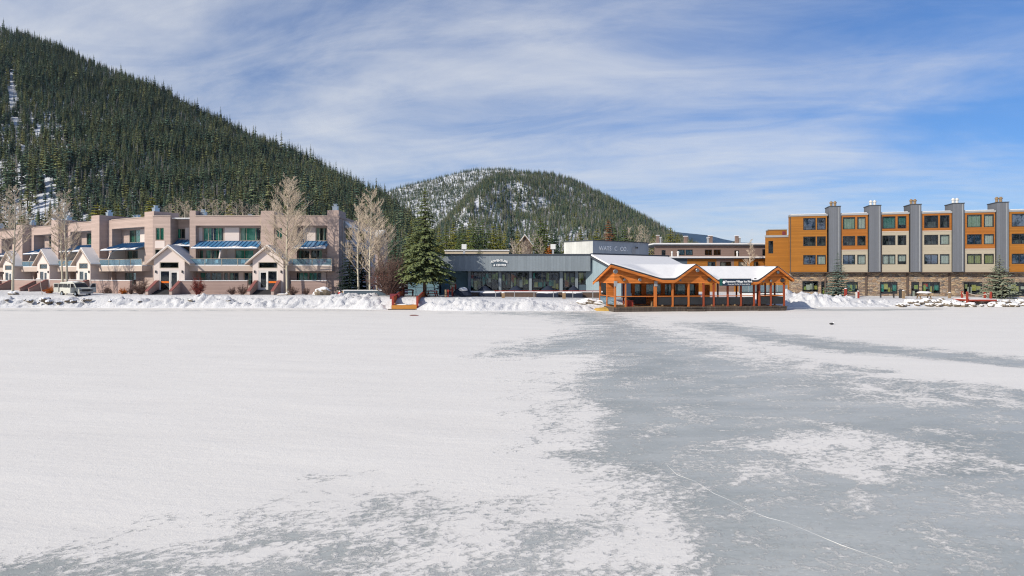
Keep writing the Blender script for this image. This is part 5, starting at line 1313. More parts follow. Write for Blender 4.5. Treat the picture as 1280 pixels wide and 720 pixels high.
for i, (a, b) in enumerate(bays):
    ua, ub = H(a), H(b)
    zs = [ZST, 8.25, 11.1, ZTOP - .3]
    yb = -.75                                            # bays stand forward of the stone wall's upper core
    for r in range(3):
        mt = ('orange_wood' if i in (0, 5) else 'amber_wood') if tone[i][r] == 'o' else 'cream'
        ops = [(H(c), H(d), *rows[r]) for c, d in wins[i]]
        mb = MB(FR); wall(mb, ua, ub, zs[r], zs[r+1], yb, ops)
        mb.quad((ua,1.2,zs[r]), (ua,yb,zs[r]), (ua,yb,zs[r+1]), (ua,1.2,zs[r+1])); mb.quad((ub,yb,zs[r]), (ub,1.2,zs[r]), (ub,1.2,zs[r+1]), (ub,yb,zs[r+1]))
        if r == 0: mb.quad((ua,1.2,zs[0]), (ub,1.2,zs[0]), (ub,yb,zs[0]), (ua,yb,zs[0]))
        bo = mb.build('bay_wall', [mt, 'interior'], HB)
        for k, o_ in enumerate(ops):
            cv = cov.get((i, r, k)); gm = 'glass_blue' if (i, r, k) in blue else 'glass_dark'
            window(HB, FR, *o_, yb, cols=1 if (k == 1 or (r == 2)) else 2, fm='frame_dark', gm=gm, fw=.11, cur=[(.03, .97, cv, .96 if (i + k) % 3 else .7)] if cv else None, seed=i * 7 + r)
        if r > 0 and tone[i][r] != tone[i][r-1]: MB(FR).box(ua, ub, yb - .03, yb, zs[r] - .06, zs[r] + .06).build('band', 'trim_beige', HB)
    MB(FR).box(ua - .08, ub + .08, yb - .08, 1.2, ZTOP - .3, ZTOP).build('parapet', 'grey_metal', HB)
    MB(FR).box(ua + .1, ub - .1, yb + .1, 1.1, ZTOP, ZTOP + .1).build('snow_cap', 'snow', HB)
    MB(FR).box(ua - .05, ua + .06, yb - .05, yb, ZST, ZTOP - .3).build('corner_trim', 'brown_shingle', HB)
# grey chimney towers and the glazed slot beside each
chs = [(1035, 1049), (1084.5, 1099), (1135.5, 1149), (1188, 1202), (1242.5, 1257)]
for i, (a, b) in enumerate(chs):
    ua, ub = H(a), H(b)
    o = MB(FR).box(ua, ub, -1.0, 2.2, ZST + .02, 15.2).build('chimney_tower', 'chimney_grey', HB)
    MB(FR).box(ua - .06, ub + .06, -1.06, 2.26, 15.2, 15.32).build('cap', 'dark_coping', o)
    MB(FR).box(ub - .32, ub - .22, -1.04, -1.0, ZST + .1, 15.1).build('trim_strip', 'grey_metal', o)
    for f in (.32, .66):
        x = ua + (ub - ua) * f; MB(FR).lathe([(.2, 15.32), (.2, 15.85), (.27, 15.87), (.27, 16.05), (.16, 16.08), (.16, 16.2)], (x, .3, 0), 10).build('flue_pipe', 'vent_white' if i % 2 else 'old_timber', o)
    for r in range(3): MB(FR).box(H(bays[i][1]) + .03, ua - .03, -.2, -.12, rows[r][0], rows[r][1]).build('side_window', 'frame_dark', HB)
mb = MB(FR).prism([(.05, .3), (H(1300), .3), (H(1300), 16), (3.0, 16)], ZST, ZTOP - .5, 'z'); mb.build('core', 'chimney_grey', HB)
# stone ground floor with shop windows and doors
gw = [(1003, 1023, 1.55, 3.3), (1026.5, 1034.5, .75, 3.25), (1058, 1072.5, 1.55, 3.2), (1100, 1122, 1.3, 3.2), (1139, 1149, .7, 3.2), (1152.5, 1175, 1.4, 3.2), (1204.5, 1228, 1.3, 3.2), (1259, 1284, 1.1, 3.2)]
ops = [(H(a), H(b), c, d) for a, b, c, d in gw]
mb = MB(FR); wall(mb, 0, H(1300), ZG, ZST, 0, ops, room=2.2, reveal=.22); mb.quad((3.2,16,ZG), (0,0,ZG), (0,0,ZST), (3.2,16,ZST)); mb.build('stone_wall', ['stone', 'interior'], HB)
for i, o_ in enumerate(ops):
    door = i in (1, 4)
    fr = window(HB, FR, *o_, .03, cols=1 if door else (3 if i in (5,) else 2), splits=None if door else ([.35, .6] if i == 5 else [.32 if i == 6 else .62]), fm='frame_dark', gm='glass_dark', fw=.13, name='door' if door else 'shop_window')
    a, b, c, d = o_; rnd = random.Random(i + 90)
    for q in range(4 if not door else 2):
        x = a + (b - a) * (q + .5) / (4 if not door else 2); hh = rnd.uniform(.2, .6); zc = rnd.uniform(c + .5, d - .6)
        MB(FR).box(x - .3, x + .3, .3 + .1*q, .33 + .1*q, zc - hh, zc + hh).build('display', rnd.choice(['display_yellow', 'display_teal', 'display_white', 'blind_olive', 'display_teal', 'display_lime']), fr)
    if i == 5: MB(FR).box(a + .25, a + .95, .35, .4, 2.45, 3.0).build('poster', 'poster_red', fr)
for a in (1031.5, 1082.5, 1134, 1186.5, 1242): MB(FR).box(H(a) - .13, H(a) + .13, -.16, -.01, .9, ZST).build('downpipe', 'brown_shingle', HB)
MB(FR).box(0, H(1300), -.85, 0, ZST - .12, ZST - .02).build('ledge', 'brown_shingle', HB)
# lower orange wing to the left, set back
Yw = 108.0
FW2 = Fr(xat(956.5, Yw), Yw, 0, -15)
uw = FW2.upx(990)
mb = MB(FW2); wall(mb, 0, uw, .3, 10.6, 0, [(FW2.upx(960.5), FW2.upx(966.5), 7.9, 10.0)]); mb.quad((2.6,12,.3), (0,0,.3), (0,0,10.6), (2.6,12,10.6)); mb.build('wing_wall', ['orange_wood', 'interior'], HB)
window(HB, FW2, FW2.upx(960.5), FW2.upx(966.5), 7.9, 10.0, 0, cols=1, fm='frame_dark', gm='glass_dark')
MB(FW2).prism([(-.1,-.1), (uw,-.1), (uw,12), (2.55,12)], 10.6, 10.95, 'z').build('parapet', 'grey_metal', HB)
m2 = MB(FW2).box(FW2.upx(963), FW2.upx(986), 2, 6, 10.95, 11.95); m2.build('stair_head', 'orange_wood', HB); MB(FW2).box(FW2.upx(962.5), FW2.upx(986.5), 1.9, 6.1, 11.95, 12.12).build('coping', 'grey_metal', HB)
MB(FW2).box(FW2.upx(980), FW2.upx(984), 1.93, 2, 11.1, 11.7).build('sign_panel', 'maroon', HB)

# ================================================================== long brown building behind
KB = root('brick_building', (36, 128, 1), 'long low grey brown building with snowy roof edge behind the pavilion', 'building', world=True)
FK = Fr(xat(818, 126), 126, 0, 0); K = FK.upx
zt, zm = zat(307, 126), zat(321.5, 126)
u1 = K(958)
o1 = [(K(847), K(856), zat(319, 126), zat(312, 126)), (K(857), K(866), zat(319, 126), zat(312, 126)), (K(881), K(890), zat(319, 126), zat(312, 126)), (K(892), K(901), zat(319, 126), zat(312, 126)), (K(953), K(957), zat(319.5, 126), zat(311.5, 126)), (K(827), K(832), zat(319, 126), zat(312.5, 126)), (K(918), K(924), zat(320, 126), zat(313, 126))]
mb = MB(FK); wall(mb, 0, u1, zm - .4, zt, 0, o1); mb.build('upper_wall', ['brown_brick', 'interior'], KB)
for q in o1: window(KB, FK, *q, 0, cols=2 if q[1] - q[0] > 1.2 else 1, fm='frame_dark', gm='glass_dark', cur=[(.05, .95, 'glass_blue_blind', .9)] if q[0] < K(870) and q[0] > K(840) else None)
MB(FK).box(-.3, u1, -.5, 12, zt, zt + .22).build('roof_edge', 'dark_coping', KB); MB(FK).box(-.25, u1, -.45, 11.9, zt + .22, zt + .5).build('roof_snow', 'snow', KB)
yl = -5
def KU(px): return (px - 640) / FPX * (126 + yl) - FK.o[0]
o2 = [(KU(884.5), KU(894.5), zat(334, 121), zat(327, 121)), (KU(900), KU(914), zat(337, 121), zat(327, 121)), (KU(923), KU(934), zat(334, 121), zat(327, 121)), (KU(942), KU(948), zat(334, 121), zat(327, 121))]
for a, b, mt in ((833, 859, 'slate_wall'), (859, 895.5, 'orange_wood'), (895.5, 917.5, 'brown_brick'), (917.5, 959, 'orange_wood')):
    mb = MB(FK); wall(mb, KU(a), KU(b), .3, zat(323.5, 121), yl, [q for q in o2 if KU(a) < (q[0] + q[1]) / 2 < KU(b)]); mb.build('lower_wall', [mt, 'interior'], KB)
for q in o2: window(KB, FK, *q, yl, cols=2, fm='frame_dark', gm='glass_dark', cur=[(.1, .5, W_, .9)])
MB(FK).box(KU(820), KU(959), yl - .5, 0, zat(323.5, 121), zat(322.3, 121)).build('roof_edge', 'dark_coping', KB); MB(FK).box(KU(820), KU(959), yl - .55, 0, zat(322.3, 121), zat(320.6, 121)).build('roof_snow', 'snow', KB)
for px, w_, h_ in ((825.5, .45, 1.6), (828.5, .3, 1.2), (861, .6, 1.4), (892.5, .7, 1.5), (889.5, .3, 1.1), (926, .6, 1.5), (929.5, .3, 1.1)):
    c_ = MB(FK).box(K(px) - w_/2, K(px) + w_/2, 2, 2.6, zt + .5, zt + .5 + h_).build('chimney', 'brown_brick' if w_ > .4 else 'grey_metal', KB); MB(FK).box(K(px) - w_/2 - .08, K(px) + w_/2 + .08, 1.92, 2.68, zt + .5 + h_, zt + .62 + h_).build('cap', 'snow', c_)
for px, w_ in ((836, .17), (843.5, .22), (916, .18)):
    v_ = MB(FK).lathe([(w_, 0), (w_ * .8, .1), (w_ * .8, .75), (w_ * 1.2, .8), (w_ * 1.1, 1.0), (.05, 1.1)], (K(px), -2.5, zat(320.6, 121)), 10).build('roof_vent', 'vent_white', KB)

# ================================================================== furniture along the right shore
rb = root('rink_boards', (xat(952, 90), 90, 1), 'white rink boards with greenish glass behind the right end of the pavilion', 'boards', world=True)
MB().box(xat(924, 90), xat(984, 90), 90, 90.12, .9, zat(365, 90)).build('board', 'white_paint', rb); MB().box(xat(924, 90), xat(984, 90), 89.96, 90, zat(365, 90) - .12, zat(365, 90)).build('stripe', 'frame_dark', rb)
for px in range(924, 985, 12): MB().box(xat(px, 90) - .04, xat(px, 90) + .04, 90, 90.1, zat(365, 90), zat(356, 90)).build('post', 'grey_metal', rb)
for px in range(924, 974, 12): MB().box(xat(px, 90) + .05, xat(px + 12, 90) - .05, 90.04, 90.06, zat(365, 90), zat(356.5, 90)).build('glass_panel', 'glass_rail', rb)
def dock_right():
    r_ = root('small_dock', at(1222, 377.5, 87), 'small red dock with rope strung between four posts, right shore', 'dock', world=True)
    x0, x1, Y = xat(1207, 87.4), xat(1240, 87.4), 87.4; zb_ = zat(378.7, 87.4) + .22
    MB().box(x0, x1, Y - .9, Y + 2.6, zb_ + .06, zb_ + .28).build('deck', 'red_paint', r_); MB().box(x0 + .05, x1 - .05, Y - .8, Y + 2.5, zb_ + .28, zb_ + .38).build('deck_snow', 'snow', r_)
    tops = []
    for px, Y_, h_ in ((1202.5, 90, .95), (1209, 86.8, 1.0), (1231, 90, .85), (1238.5, 86.8, 1.0)):
        x = xat(px, Y_); MB().box(x - .10, x + .10, Y_ - .10, Y_ + .10, zb_ - .3, zb_ + .35 + h_).build('post', 'red_paint', r_); tops.append((x, Y_, zb_ + .2 + h_))
    for a, b in ((0, 1), (1, 3), (3, 2)):
        A_, B_ = Vector(tops[a]), Vector(tops[b]); pts = [tuple(A_.lerp(B_, i / 8) - Vector((0, 0, .35 * math.sin(math.pi * i / 8)))) for i in range(9)]
        MB().path(pts, [.045] * 9, 5).build('rope', 'rope', r_)
dock_right()
bench('bench', at(1109, 370.8, 93), 'dark bench under a shop window of the stone base', 'dark_metal', -15, 2.0, snow=False)
def picnic(loc, label, deg=0):
    r_ = root('picnic_table', loc, label, 'picnic table', deg=deg)
    MB().box(-.95, .95, -.4, .4, .70, .76).build('table_top', 'old_timber', r_)
    for y in (-.75, .75): MB().box(-.95, .95, y - .13, y + .13, .42, .47).build('seat', 'old_timber', r_)
    for x in (-.65, .65): MB().prism([(-.85,-.1),(-.7,-.1),(.0,.62),(.7,-.1),(.85,-.1),(.12,.70),(-.12,.70)], x - .05, x + .05, 'x').build('leg', 'old_timber', r_)
    MB().lump((0,0,.80), 1.0, .45, .22, 7, 14, 6, .12).build('snow_cap', 'snow', r_, smooth=True)
picnic(at(1155, 373, 90), 'snow covered picnic table beside the shop door of the stone base', -12)
r_ = root('litter_bin', at(1126.5, 371, 93), 'black litter bin between the shop window and timber post', 'bin'); MB().lathe([(.3,-.2),(.34,.9)], n=14).build('barrel', 'dark_metal', r_); MB().lathe([(.36,.9),(.36,.98),(.2,1.1)], n=14).build('lid', 'dark_metal', r_)
for px, py, Y, mt, h_, lb in ((1129.3, 372.5, 91, 'old_timber', 1.05, 'tan timber post next to the black litter bin'), (1187, 372, 92, 'old_timber', .7, 'short tan post left of the small red dock'), (1057, 371, 92, 'red_paint', 1.15, 'red post right of the near spruce against the stone base'), (1072.5, 371.2, 92, 'red_paint', .8, 'red post with white sleeve below the stone wall downpipe')):
    p_ = root('shore_post', at(px, py, Y), lb, 'post'); MB().box(-.14, .14, -.14, .14, -.4, h_).build('post', mt, p_); MB().lump((0,0,h_ + .01), .17, .17, .1, 3, 8, 5, .1).build('snow_cap', 'snow', p_)
    if px == 1072.5: MB().box(-.32, -.14, -.1, .1, -.2, h_ - .1).build('sleeve', 'vent_white', p_)
# boulders along the right shore and dark stones poking from the left bank
rk = [MB().lump((0,0,0), 1, 1, 1, 70 + i, 11, 7, .3) for i in range(4)]; rkm = []
for q in rk:
    me = bpy.data.meshes.new('boulder'); me.from_pydata(q.v, [], q.f); me.materials.append(M['rock']); me.polygons.foreach_set('use_smooth', [False] * len(q.f)); rkm.append(me)
rs = np.random.RandomState(31)
for i in range(46):
    px = 1126 + i * 3.45 + rs.uniform(-1.5, 1.5); row = rs.randint(0, 2); Y = float(shoreY(xat(px, 86))) + (.25 if row == 0 else 1.3) + rs.uniform(0, .4)
    o = link('shore_boulder', rkm[i % 4]); o.location = (xat(px, Y), Y, .18 + .42 * row + rs.uniform(-.05, .1)); k = rs.uniform(.28, .62); o.scale = (k * 1.25, k, k * rs.uniform(.6, .9)); o.rotation_euler = (0, 0, rs.uniform(0, 6))
    tag(o, 'dark shore boulder under snow in the row below the stone based hotel', 'boulder', 'snowy boulders along the right shore')
for i in range(15):
    px = [8, 31, 38, 48, 57, 62, 74, 86, 92, 104, 111, 139, 176, 238, 286][i]; Y = float(shoreY(xat(px, 84))) + rs.uniform(.7, 1.7)
    o = link('bank_stone', rkm[i % 4]); k = rs.uniform(.2, .38) * (1.5 if px in (57, 62) else 1); o.location = (xat(px, Y), Y, .35 + .42 * (Y - float(shoreY(xat(px, 84))))); o.scale = (k * 1.6, k * .8, k * .7); o.rotation_euler = (0, 0, rs.uniform(0, 6))
    tag(o, 'dark stone poking out of the snow bank below the tan condo', 'stone', 'stones in the left snow bank')

# ================================================================== orange dock by the spruce
DK = root('wooden_dock', (-13.4, 80, .1), 'orange wooden dock ramp with plank sides and snow on its deck', 'dock', world=True)
x0, x1 = -14.9, -11.9
MB().prism([(79.6, .02), (79.6, .52), (87.6, 1.42), (87.6, .3)], x0, x1, 'x').build('deck', 'deck_orange', DK)
MB().box(x0 - .08, x1 + .05, 79.5, 79.6, .05, .55).build('front_board', 'deck_orange', DK)
MB().box(x0 - .5, x1 + .1, 79.3, 79.75, -.02, .09).build('sill_beam', 'dark_wood', DK)
rnd = random.Random(4)
for i in range(4):
    y_ = 80.0 + i * 1.8; MB().lump((-13.4 + rnd.uniform(-.2,.2), y_ + .5, .50 + .112 * (y_ - 79.1)), 1.15, .55, .09, i, 14, 6, .3).build('deck_snow', 'snow', DK, smooth=True)
def plank_side(x, y0, y1, z0_, z1_, n=7):
    o = MB().prism([(y0, z0_ + .18), (y0, z0_ + .86), (y1, z1_ + .86), (y1, z1_ + .18)], x - .09, x + .09, 'x').build('side_panel', 'rail_red', DK)
    MB().prism([(y0 - .05, z0_ + .86), (y0 - .05, z0_ + .97), (y1, z1_ + .97), (y1, z1_ + .86)], x - .08, x + .08, 'x').build('hand_rail', 'red_paint', o)
    for i in range(n):
        f = i / (n - 1); y = y0 + (y1 - y0) * f; z = z0_ + (z1_ - z0_) * f; MB().box(x - .07, x + .07, y - .05, y + .05, z - .1, z + .85).build('stile', 'red_paint', o)
plank_side(x0, 80.2, 87.3, .60, 1.40); plank_side(x1 + .1, 79.9, 87.2, .60, 1.40)
for x_, y_, z_ in ((x0, 80.05, .5), (x1 + .1, 79.8, .5), (x0, 87.5, 1.35), (x1 + .1, 87.4, 1.35)): MB().box(x_ - .13, x_ + .13, y_ - .13, y_ + .13, z_ - .45, z_ + 1.18).build('newel_post', 'red_paint', DK)
for y_ in (82.6, 85.6): MB().box(x0 + .15, x1 - .05, y_, y_ + .35, .52 + .1125 * (y_ - 79.6) + .02, .52 + .1125 * (y_ - 79.6) + .09).build('tread', 'dark_wood', DK)
def sawhorse(loc, label, deg=0):
    r_ = root('picnic_bench', loc, label, 'picnic bench', deg=deg)
    MB().box(-.8, .8, -.35, .35, .74, .82).build('table_top', 'red_paint', r_); MB().lump((0,0,.84), .75, .3, .12, 5, 12, 5, .15).build('snow_cap', 'snow', r_, smooth=True)
    for x in (-.6, .6):
        MB().add([(x-.05,-.6,-.1),(x+.05,-.6,-.1),(x+.05,.15,.74),(x-.05,.15,.74),(x-.05,-.45,-.1),(x+.05,-.45,-.1),(x+.05,.3,.74),(x-.05,.3,.74)], [(0,1,2,3),(7,6,5,4),(0,3,7,4),(1,5,6,2)]).build('leg', 'red_paint', r_)
        MB().add([(x+.06,.6,-.1),(x+.16,.6,-.1),(x+.16,-.15,.74),(x+.06,-.15,.74),(x+.06,.45,-.1),(x+.16,.45,-.1),(x+.16,-.3,.74),(x+.06,-.3,.74)], [(3,2,1,0),(4,5,6,7),(4,7,3,0),(2,6,5,1)]).build('leg', 'red_paint', r_)
    for y in (-.7, .7): MB().box(-.8, .8, y - .12, y + .12, .40, .46).build('seat', 'red_paint', r_)
sawhorse((xat(510, 88.4), 88.4, 1.42), 'red picnic bench with snow at the top left of the orange dock', 12); sawhorse((xat(540, 86.5), 86.5, 1.35), 'red picnic bench right of the orange dock in front of the spruce', -10)
o = root('notice_board', (xat(494, 82.6), 82.6, .95), 'maroon board standing on posts behind the left dock rail', 'board'); MB().box(-.68, .55, -.04, .04, .15, .95).build('board', 'maroon', o)
for x in (-.6, .45): MB().box(x - .05, x + .05, .04, .12, -.5, .95).build('post', 'red_paint', o)
o = root('goal_frame', (xat(532, 87.8), 87.8, 1.4), 'white tubular goal frame standing at the top of the dock', 'goal')
MB().path([(-1.35,0,-.3), (-1.35,0,1.15), (1.35,0,1.15), (1.35,0,-.3)], [.04]*4, 6).build('tube', 'white_paint', o); MB().path([(-1.35,0,1.15), (-1.2,.9,-.2), (1.2,.9,-.2), (1.35,0,1.15)], [.03]*4, 6).build('rear_tube', 'white_paint', o)
# scraps on the ice
o = MB().lump((0,0,.03), .45, .18, .06, 3, 10, 5, .3).build('bark_scrap', 'twig_red', loc=(xat(517, 68.5), 68.5, 0)); tag(o, 'small reddish scrap of bark lying on the ice off the dock', 'scrap')
o = root('bird', (xat(1039.5, 56.3), 56.3, 0), 'small dark bird sitting alone on the snowy ice at right', 'bird'); o.scale = (.7, .7, .7)
MB().lump((0,0,.13), .3, .13, .12, 3, 12, 8, .08).build('body', 'dark_metal', o, smooth=True); MB().lump((.26,0,.24), .09, .08, .09, 3, 8, 6, .05).build('head', 'letter_white', o, smooth=True); MB().add([(.33,.02,.24),(.33,-.02,.24),(.42,0,.22)], [(0,1,2)]).build('beak', 'orange_band', o)
for s_ in (-.04, .04): MB().tube((0,s_,-.02), (0,s_,.06), .012).build('leg', 'orange_band', o)

# ================================================================== white van
VN = root('passenger_van', at(94.5, 370.0, 88.2), 'white passenger van with open doors parked in front of the tan condo', 'van', deg=-25); VN.scale = (.86, .9, .92)
Ln, hw = 5.4, 1.0
prof = [(-2.7,.42),(-2.7,1.25),(-2.62,1.95),(-2.45,2.1),(.55,2.1),(1.05,1.95),(1.75,1.32),(2.45,1.18),(2.66,1.0),(2.7,.42)]
def vw(z): return hw - max(0, z - 1.2) * .2
n = len(prof)
MB().add([(x, -vw(z), z) for x, z in prof] + [(x, vw(z), z) for x, z in prof], [tuple(range(n)), tuple(range(2*n-1, n-1, -1))] + [(i, i+n, (i+1) % n + n, (i+1) % n) for i in range(n)]).build('body', 'van_paint', VN)
def sidewin(x0, x1, z0_, z1_, x0t=None, x1t=None, nm='side_window', sgn=-1):
    x0t = x0 if x0t is None else x0t; x1t = x1 if x1t is None else x1t
    y0, y1 = sgn * (vw(z0_) + .008), sgn * (vw(z1_) + .008); e = sgn * .012
    MB().add([(x0,y0,z0_),(x1,y0,z0_),(x1t,y1,z1_),(x0t,y1,z1_),(x0,y0+e,z0_),(x1,y0+e,z0_),(x1t,y1+e,z1_),(x0t,y1+e,z1_)], [(4,5,6,7),(3,2,1,0),(0,1,5,4),(2,3,7,6),(1,2,6,5),(3,0,4,7)]).build(nm, 'frame_dark', VN)
for sg_ in (-1, 1):
    sidewin(-2.45, -1.75, 1.3, 1.85, sgn=sg_); sidewin(-1.6, -.55, 1.3, 1.85, sgn=sg_); sidewin(-.4, .45, 1.3, 1.85, sgn=sg_); sidewin(.6, 1.55, 1.3, 1.85, .6, 1.1, sgn=sg_)
MB().add([(1.10,-.78,1.92),(1.10,.78,1.92),(1.76,.9,1.34),(1.76,-.9,1.34),(1.12,-.78,1.94),(1.12,.78,1.94),(1.78,.9,1.36),(1.78,-.9,1.36)], [(7,6,5,4),(0,1,2,3),(0,4,5,1),(2,6,7,3),(1,5,6,2),(3,7,4,0)]).build('windscreen', 'frame_dark', VN)
MB().box(2.68, 2.73, -.62, .62, .72, 1.06).build('grille', 'frame_dark', VN); MB().box(2.62, 2.82, -.98, .98, .38, .62).build('bumper', 'grey_metal', VN)
for y in (-.8, .8): MB().box(2.62, 2.725, y - .17, y + .17, .76, 1.04).build('headlight', 'lamp_glass', VN)
for x in (-1.75, 1.75):
    for y in (-.92, .92):
        wh = MB().lathe([(.2, -.13), (.38, -.12), (.4, -.06), (.4, .06), (.38, .12), (.2, .13)], (x, y, .38), 18, ax='y').build('wheel', 'tyre', VN)
        MB().lathe([(.2, -.14), (.2, .14)], (x, y, .38), 12, ax='y').build('rim', 'steel', wh)
def vdoor(hx, hy, ang, nm='door'):
    F2 = Fr(hx, hy, 0, ang); d_ = MB(F2).prism([(0,.5),(0,1.25),(.1,1.28),(.45,1.9),(.95,1.9),(1.0,1.25),(1.0,.5)], -.04, .04, 'y').build(nm, 'van_paint', VN)
    MB(F2).prism([(.22,1.32),(.5,1.84),(.9,1.84),(.93,1.32)], -.05, .05, 'y').build('pane', 'frame_dark', d_); MB(F2).box(.85, .95, -.07, .07, 1.1, 1.14).build('handle', 'frame_dark', d_)
vdoor(1.6, 1.0, 62); vdoor(1.55, -1.0, 200+ 95)
MB().box(-2.66, -2.45, -1.02, -.99, .6, 1.85).build('rear_opening', 'frame_dark', VN); F2 = Fr(-2.7, -.95, 0, 200); d_ = MB(F2).box(0, .85, -.03, .03, .55, 1.95).build('rear_door', 'van_paint', VN); MB(F2).box(.12, .75, -.04, .04, 1.3, 1.85).build('pane', 'frame_dark', d_)
MB().box(-2.0, .3, -.5, .5, 2.11, 2.15).build('roof_rack', 'grey_metal', VN); MB().box(1.3, 1.45, -1.25, -1.0, 1.3, 1.5).build('mirror', 'frame_dark', VN)
tag(MB().lump((-.6,0,2.14), 1.5, .6, .1, 4, 14, 6, .1).build('roof_snow', 'snow', VN, smooth=True))
# ================================================================== trees near the shore
def tree_root(name, loc, label, cat='tree', group=None, sc=1, rz=0):
    r_ = root(name, loc, label, cat, group); r_.scale = (sc, sc, sc); r_.rotation_euler.z = rz; return r_
# --- big spruces
def spruce(h, r, levels, per, split, seed, nd, loc, label, bare=.06, shape=.9, droop=.3, up=0, jag=.3, group=None, name='spruce_tree'):
    r_ = tree_root(name, loc, label, 'spruce', group)
    trunk_mb(h, h * .013 + .05).build('trunk', 'bark', r_)
    conifer(h, r, levels, per, seed, split, droop, bare, jag, shape, up=up, fine=.55).build('crown', nd, r_)
    return r_
spruce(14.3, 3.5, 38, 13, 13, 3, 'needle_spruce', at(531, 366.5, 86.2), 'tall full spruce standing alone at the left end of the lodge', bare=.13, shape=.86, droop=.30, jag=.5)
spruce(12.2, 2.2, 30, 11, 10, 5, 'needle_spruce', at(494, 366, 97), 'slender spruce behind the red brown shrub, yellowish at its top', shape=.8, bare=.05)
spruce(11.5, 2.5, 28, 11, 10, 6, 'needle_pine', at(514, 367, 99), 'yellow green spruce partly hidden behind the tall lone spruce', shape=.8)
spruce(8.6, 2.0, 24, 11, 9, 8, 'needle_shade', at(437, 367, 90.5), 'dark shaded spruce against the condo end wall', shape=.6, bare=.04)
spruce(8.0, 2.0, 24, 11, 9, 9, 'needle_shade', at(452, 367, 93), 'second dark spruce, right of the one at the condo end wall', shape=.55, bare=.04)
spruce(6.7, 2.0, 26, 12, 11, 12, 'needle_blue', at(1047.5, 371, 95), 'blue green spruce in front of the second hotel chimney tower', shape=.95, droop=.12, bare=.03)
spruce(6.5, 2.4, 24, 12, 11, 14, 'needle_blue', at(1249, 374.5, 91.5), 'broad blue green spruce beside the small red dock', shape=.9, droop=.02, bare=.04, up=.3)
# --- bare aspens
def aspen_parts(h, seed, spread=.26, nb=46, up=.9, lean=0, fork=False, base=.22, twigs=7, tr=.0085):
    rnd = random.Random(seed); tm, bm = MB(), MB()
    def trunk_pt(f): return Vector((lean * f * f * h + .12 * math.sin(f * 5 + seed), .1 * math.sin(f * 4 + seed * 2), h * f))
    r0 = h * tr + .03
    tm.path([tuple(trunk_pt(i / 12) - Vector((0,0,.4 if i == 0 else 0))) for i in range(13)], [r0 * (1.15 - 1.08 * i / 12) for i in range(13)], 7)
    def limb(p, d, ln, r, lv):
        pts = [p]; n = 4 if lv < 2 else 2; q = p.copy(); dd = d.copy()
        for i in range(n):
            dd = (dd + Vector((rnd.gauss(0,.10), rnd.gauss(0,.10), .10 * up))).normalized(); q = q + dd * ln / n; pts.append(q.copy())
        bm.path([tuple(x) for x in pts], [max(.010, r * (1 - .8 * i / n)) for i in range(n + 1)], 4 if lv < 2 else 3, cap=False)
        if lv < 3:
            k = (6 if lv == 1 else twigs)
            for i in range(k):
                f = rnd.uniform(.25, 1.0); j = min(int(f * n), n - 1); b = pts[j].lerp(pts[j + 1], f * n - j)
                a = rnd.random() * 6.28; side = Vector((math.cos(a), math.sin(a), rnd.uniform(.1, .6)))
                limb(b, (dd * .9 + side * .8).normalized(), ln * rnd.uniform(.28, .5), r * .5, lv + 1)
    for i in range(nb):
        f = base + (1 - base) * ((i + rnd.random()) / nb) ** .9 * .97
        a = rnd.random() * 6.28; el = rnd.uniform(.35, .95) * up
        ln = h * spread * (1.12 - f) * rnd.uniform(.7, 1.25) * min(1, .5 + (f - base) * 3.2) + .02 * h
        limb(trunk_pt(f), Vector((math.cos(a), math.sin(a), el)).normalized(), ln, r0 * .33 * (1.25 - f) + .012, 1)
    return tm, bm
def aspen(h, seed, loc, label, group=None, tw='aspen_twig', **kw):
    tm, bm = aspen_parts(h, seed, **kw); r_ = tree_root('aspen_tree', loc, label, 'aspen', group)
    tm.build('trunk', 'aspen_bark', r_); bm.build('crown', tw, r_); return r_
AS = aspen(15.8, 3, at(359, 366, 89.5), 'tall bare aspen with full pale crown before the right hand porch', spread=.34, nb=85, base=.20, lean=.002, twigs=8)
aspen(14.8, 5, at(17.5, 366, 90), 'bare aspen at the far left edge with snowy stones at its foot', spread=.26, nb=44, base=.25)
aspen(14.4, 7, at(82, 366, 90.5), 'bare aspen behind the white van, the right stem of two', spread=.22, nb=40, base=.3)
aspen(12.6, 8, at(78, 366, 91), 'bare aspen behind the white van, the left stem of two', spread=.2, nb=36, base=.3, lean=-.004)
aspen(13.6, 9, at(448, 366, 89.5), 'slim bare aspen in front of the dark spruces at the condo end', spread=.20, nb=46, base=.16)
aspen(14.0, 10, at(463, 366, 88.5), 'bare aspen right of the dark spruces, tallest of its clump', spread=.30, nb=60, base=.18, lean=.003)
aspen(12.2, 12, at(472, 366, 91), 'bare aspen leaning behind the red brown shrub', spread=.30, nb=50, base=.18, lean=.006)
aspen(11, 14, at(458, 366, 92), 'thin bare aspen between the dark spruces and the tallest clump stem', spread=.22, nb=30, base=.3)
aspen(9.3, 16, at(937, 342, 118), 'single bare aspen in front of the long brown building', spread=.20, nb=34, base=.25).location.z = 1.6
tall = aspen(10.6, 17, at(937, 342, 112), 'x'); [bpy.data.objects.remove(c) for c in list(tall.children)]; bpy.data.objects.remove(tall)
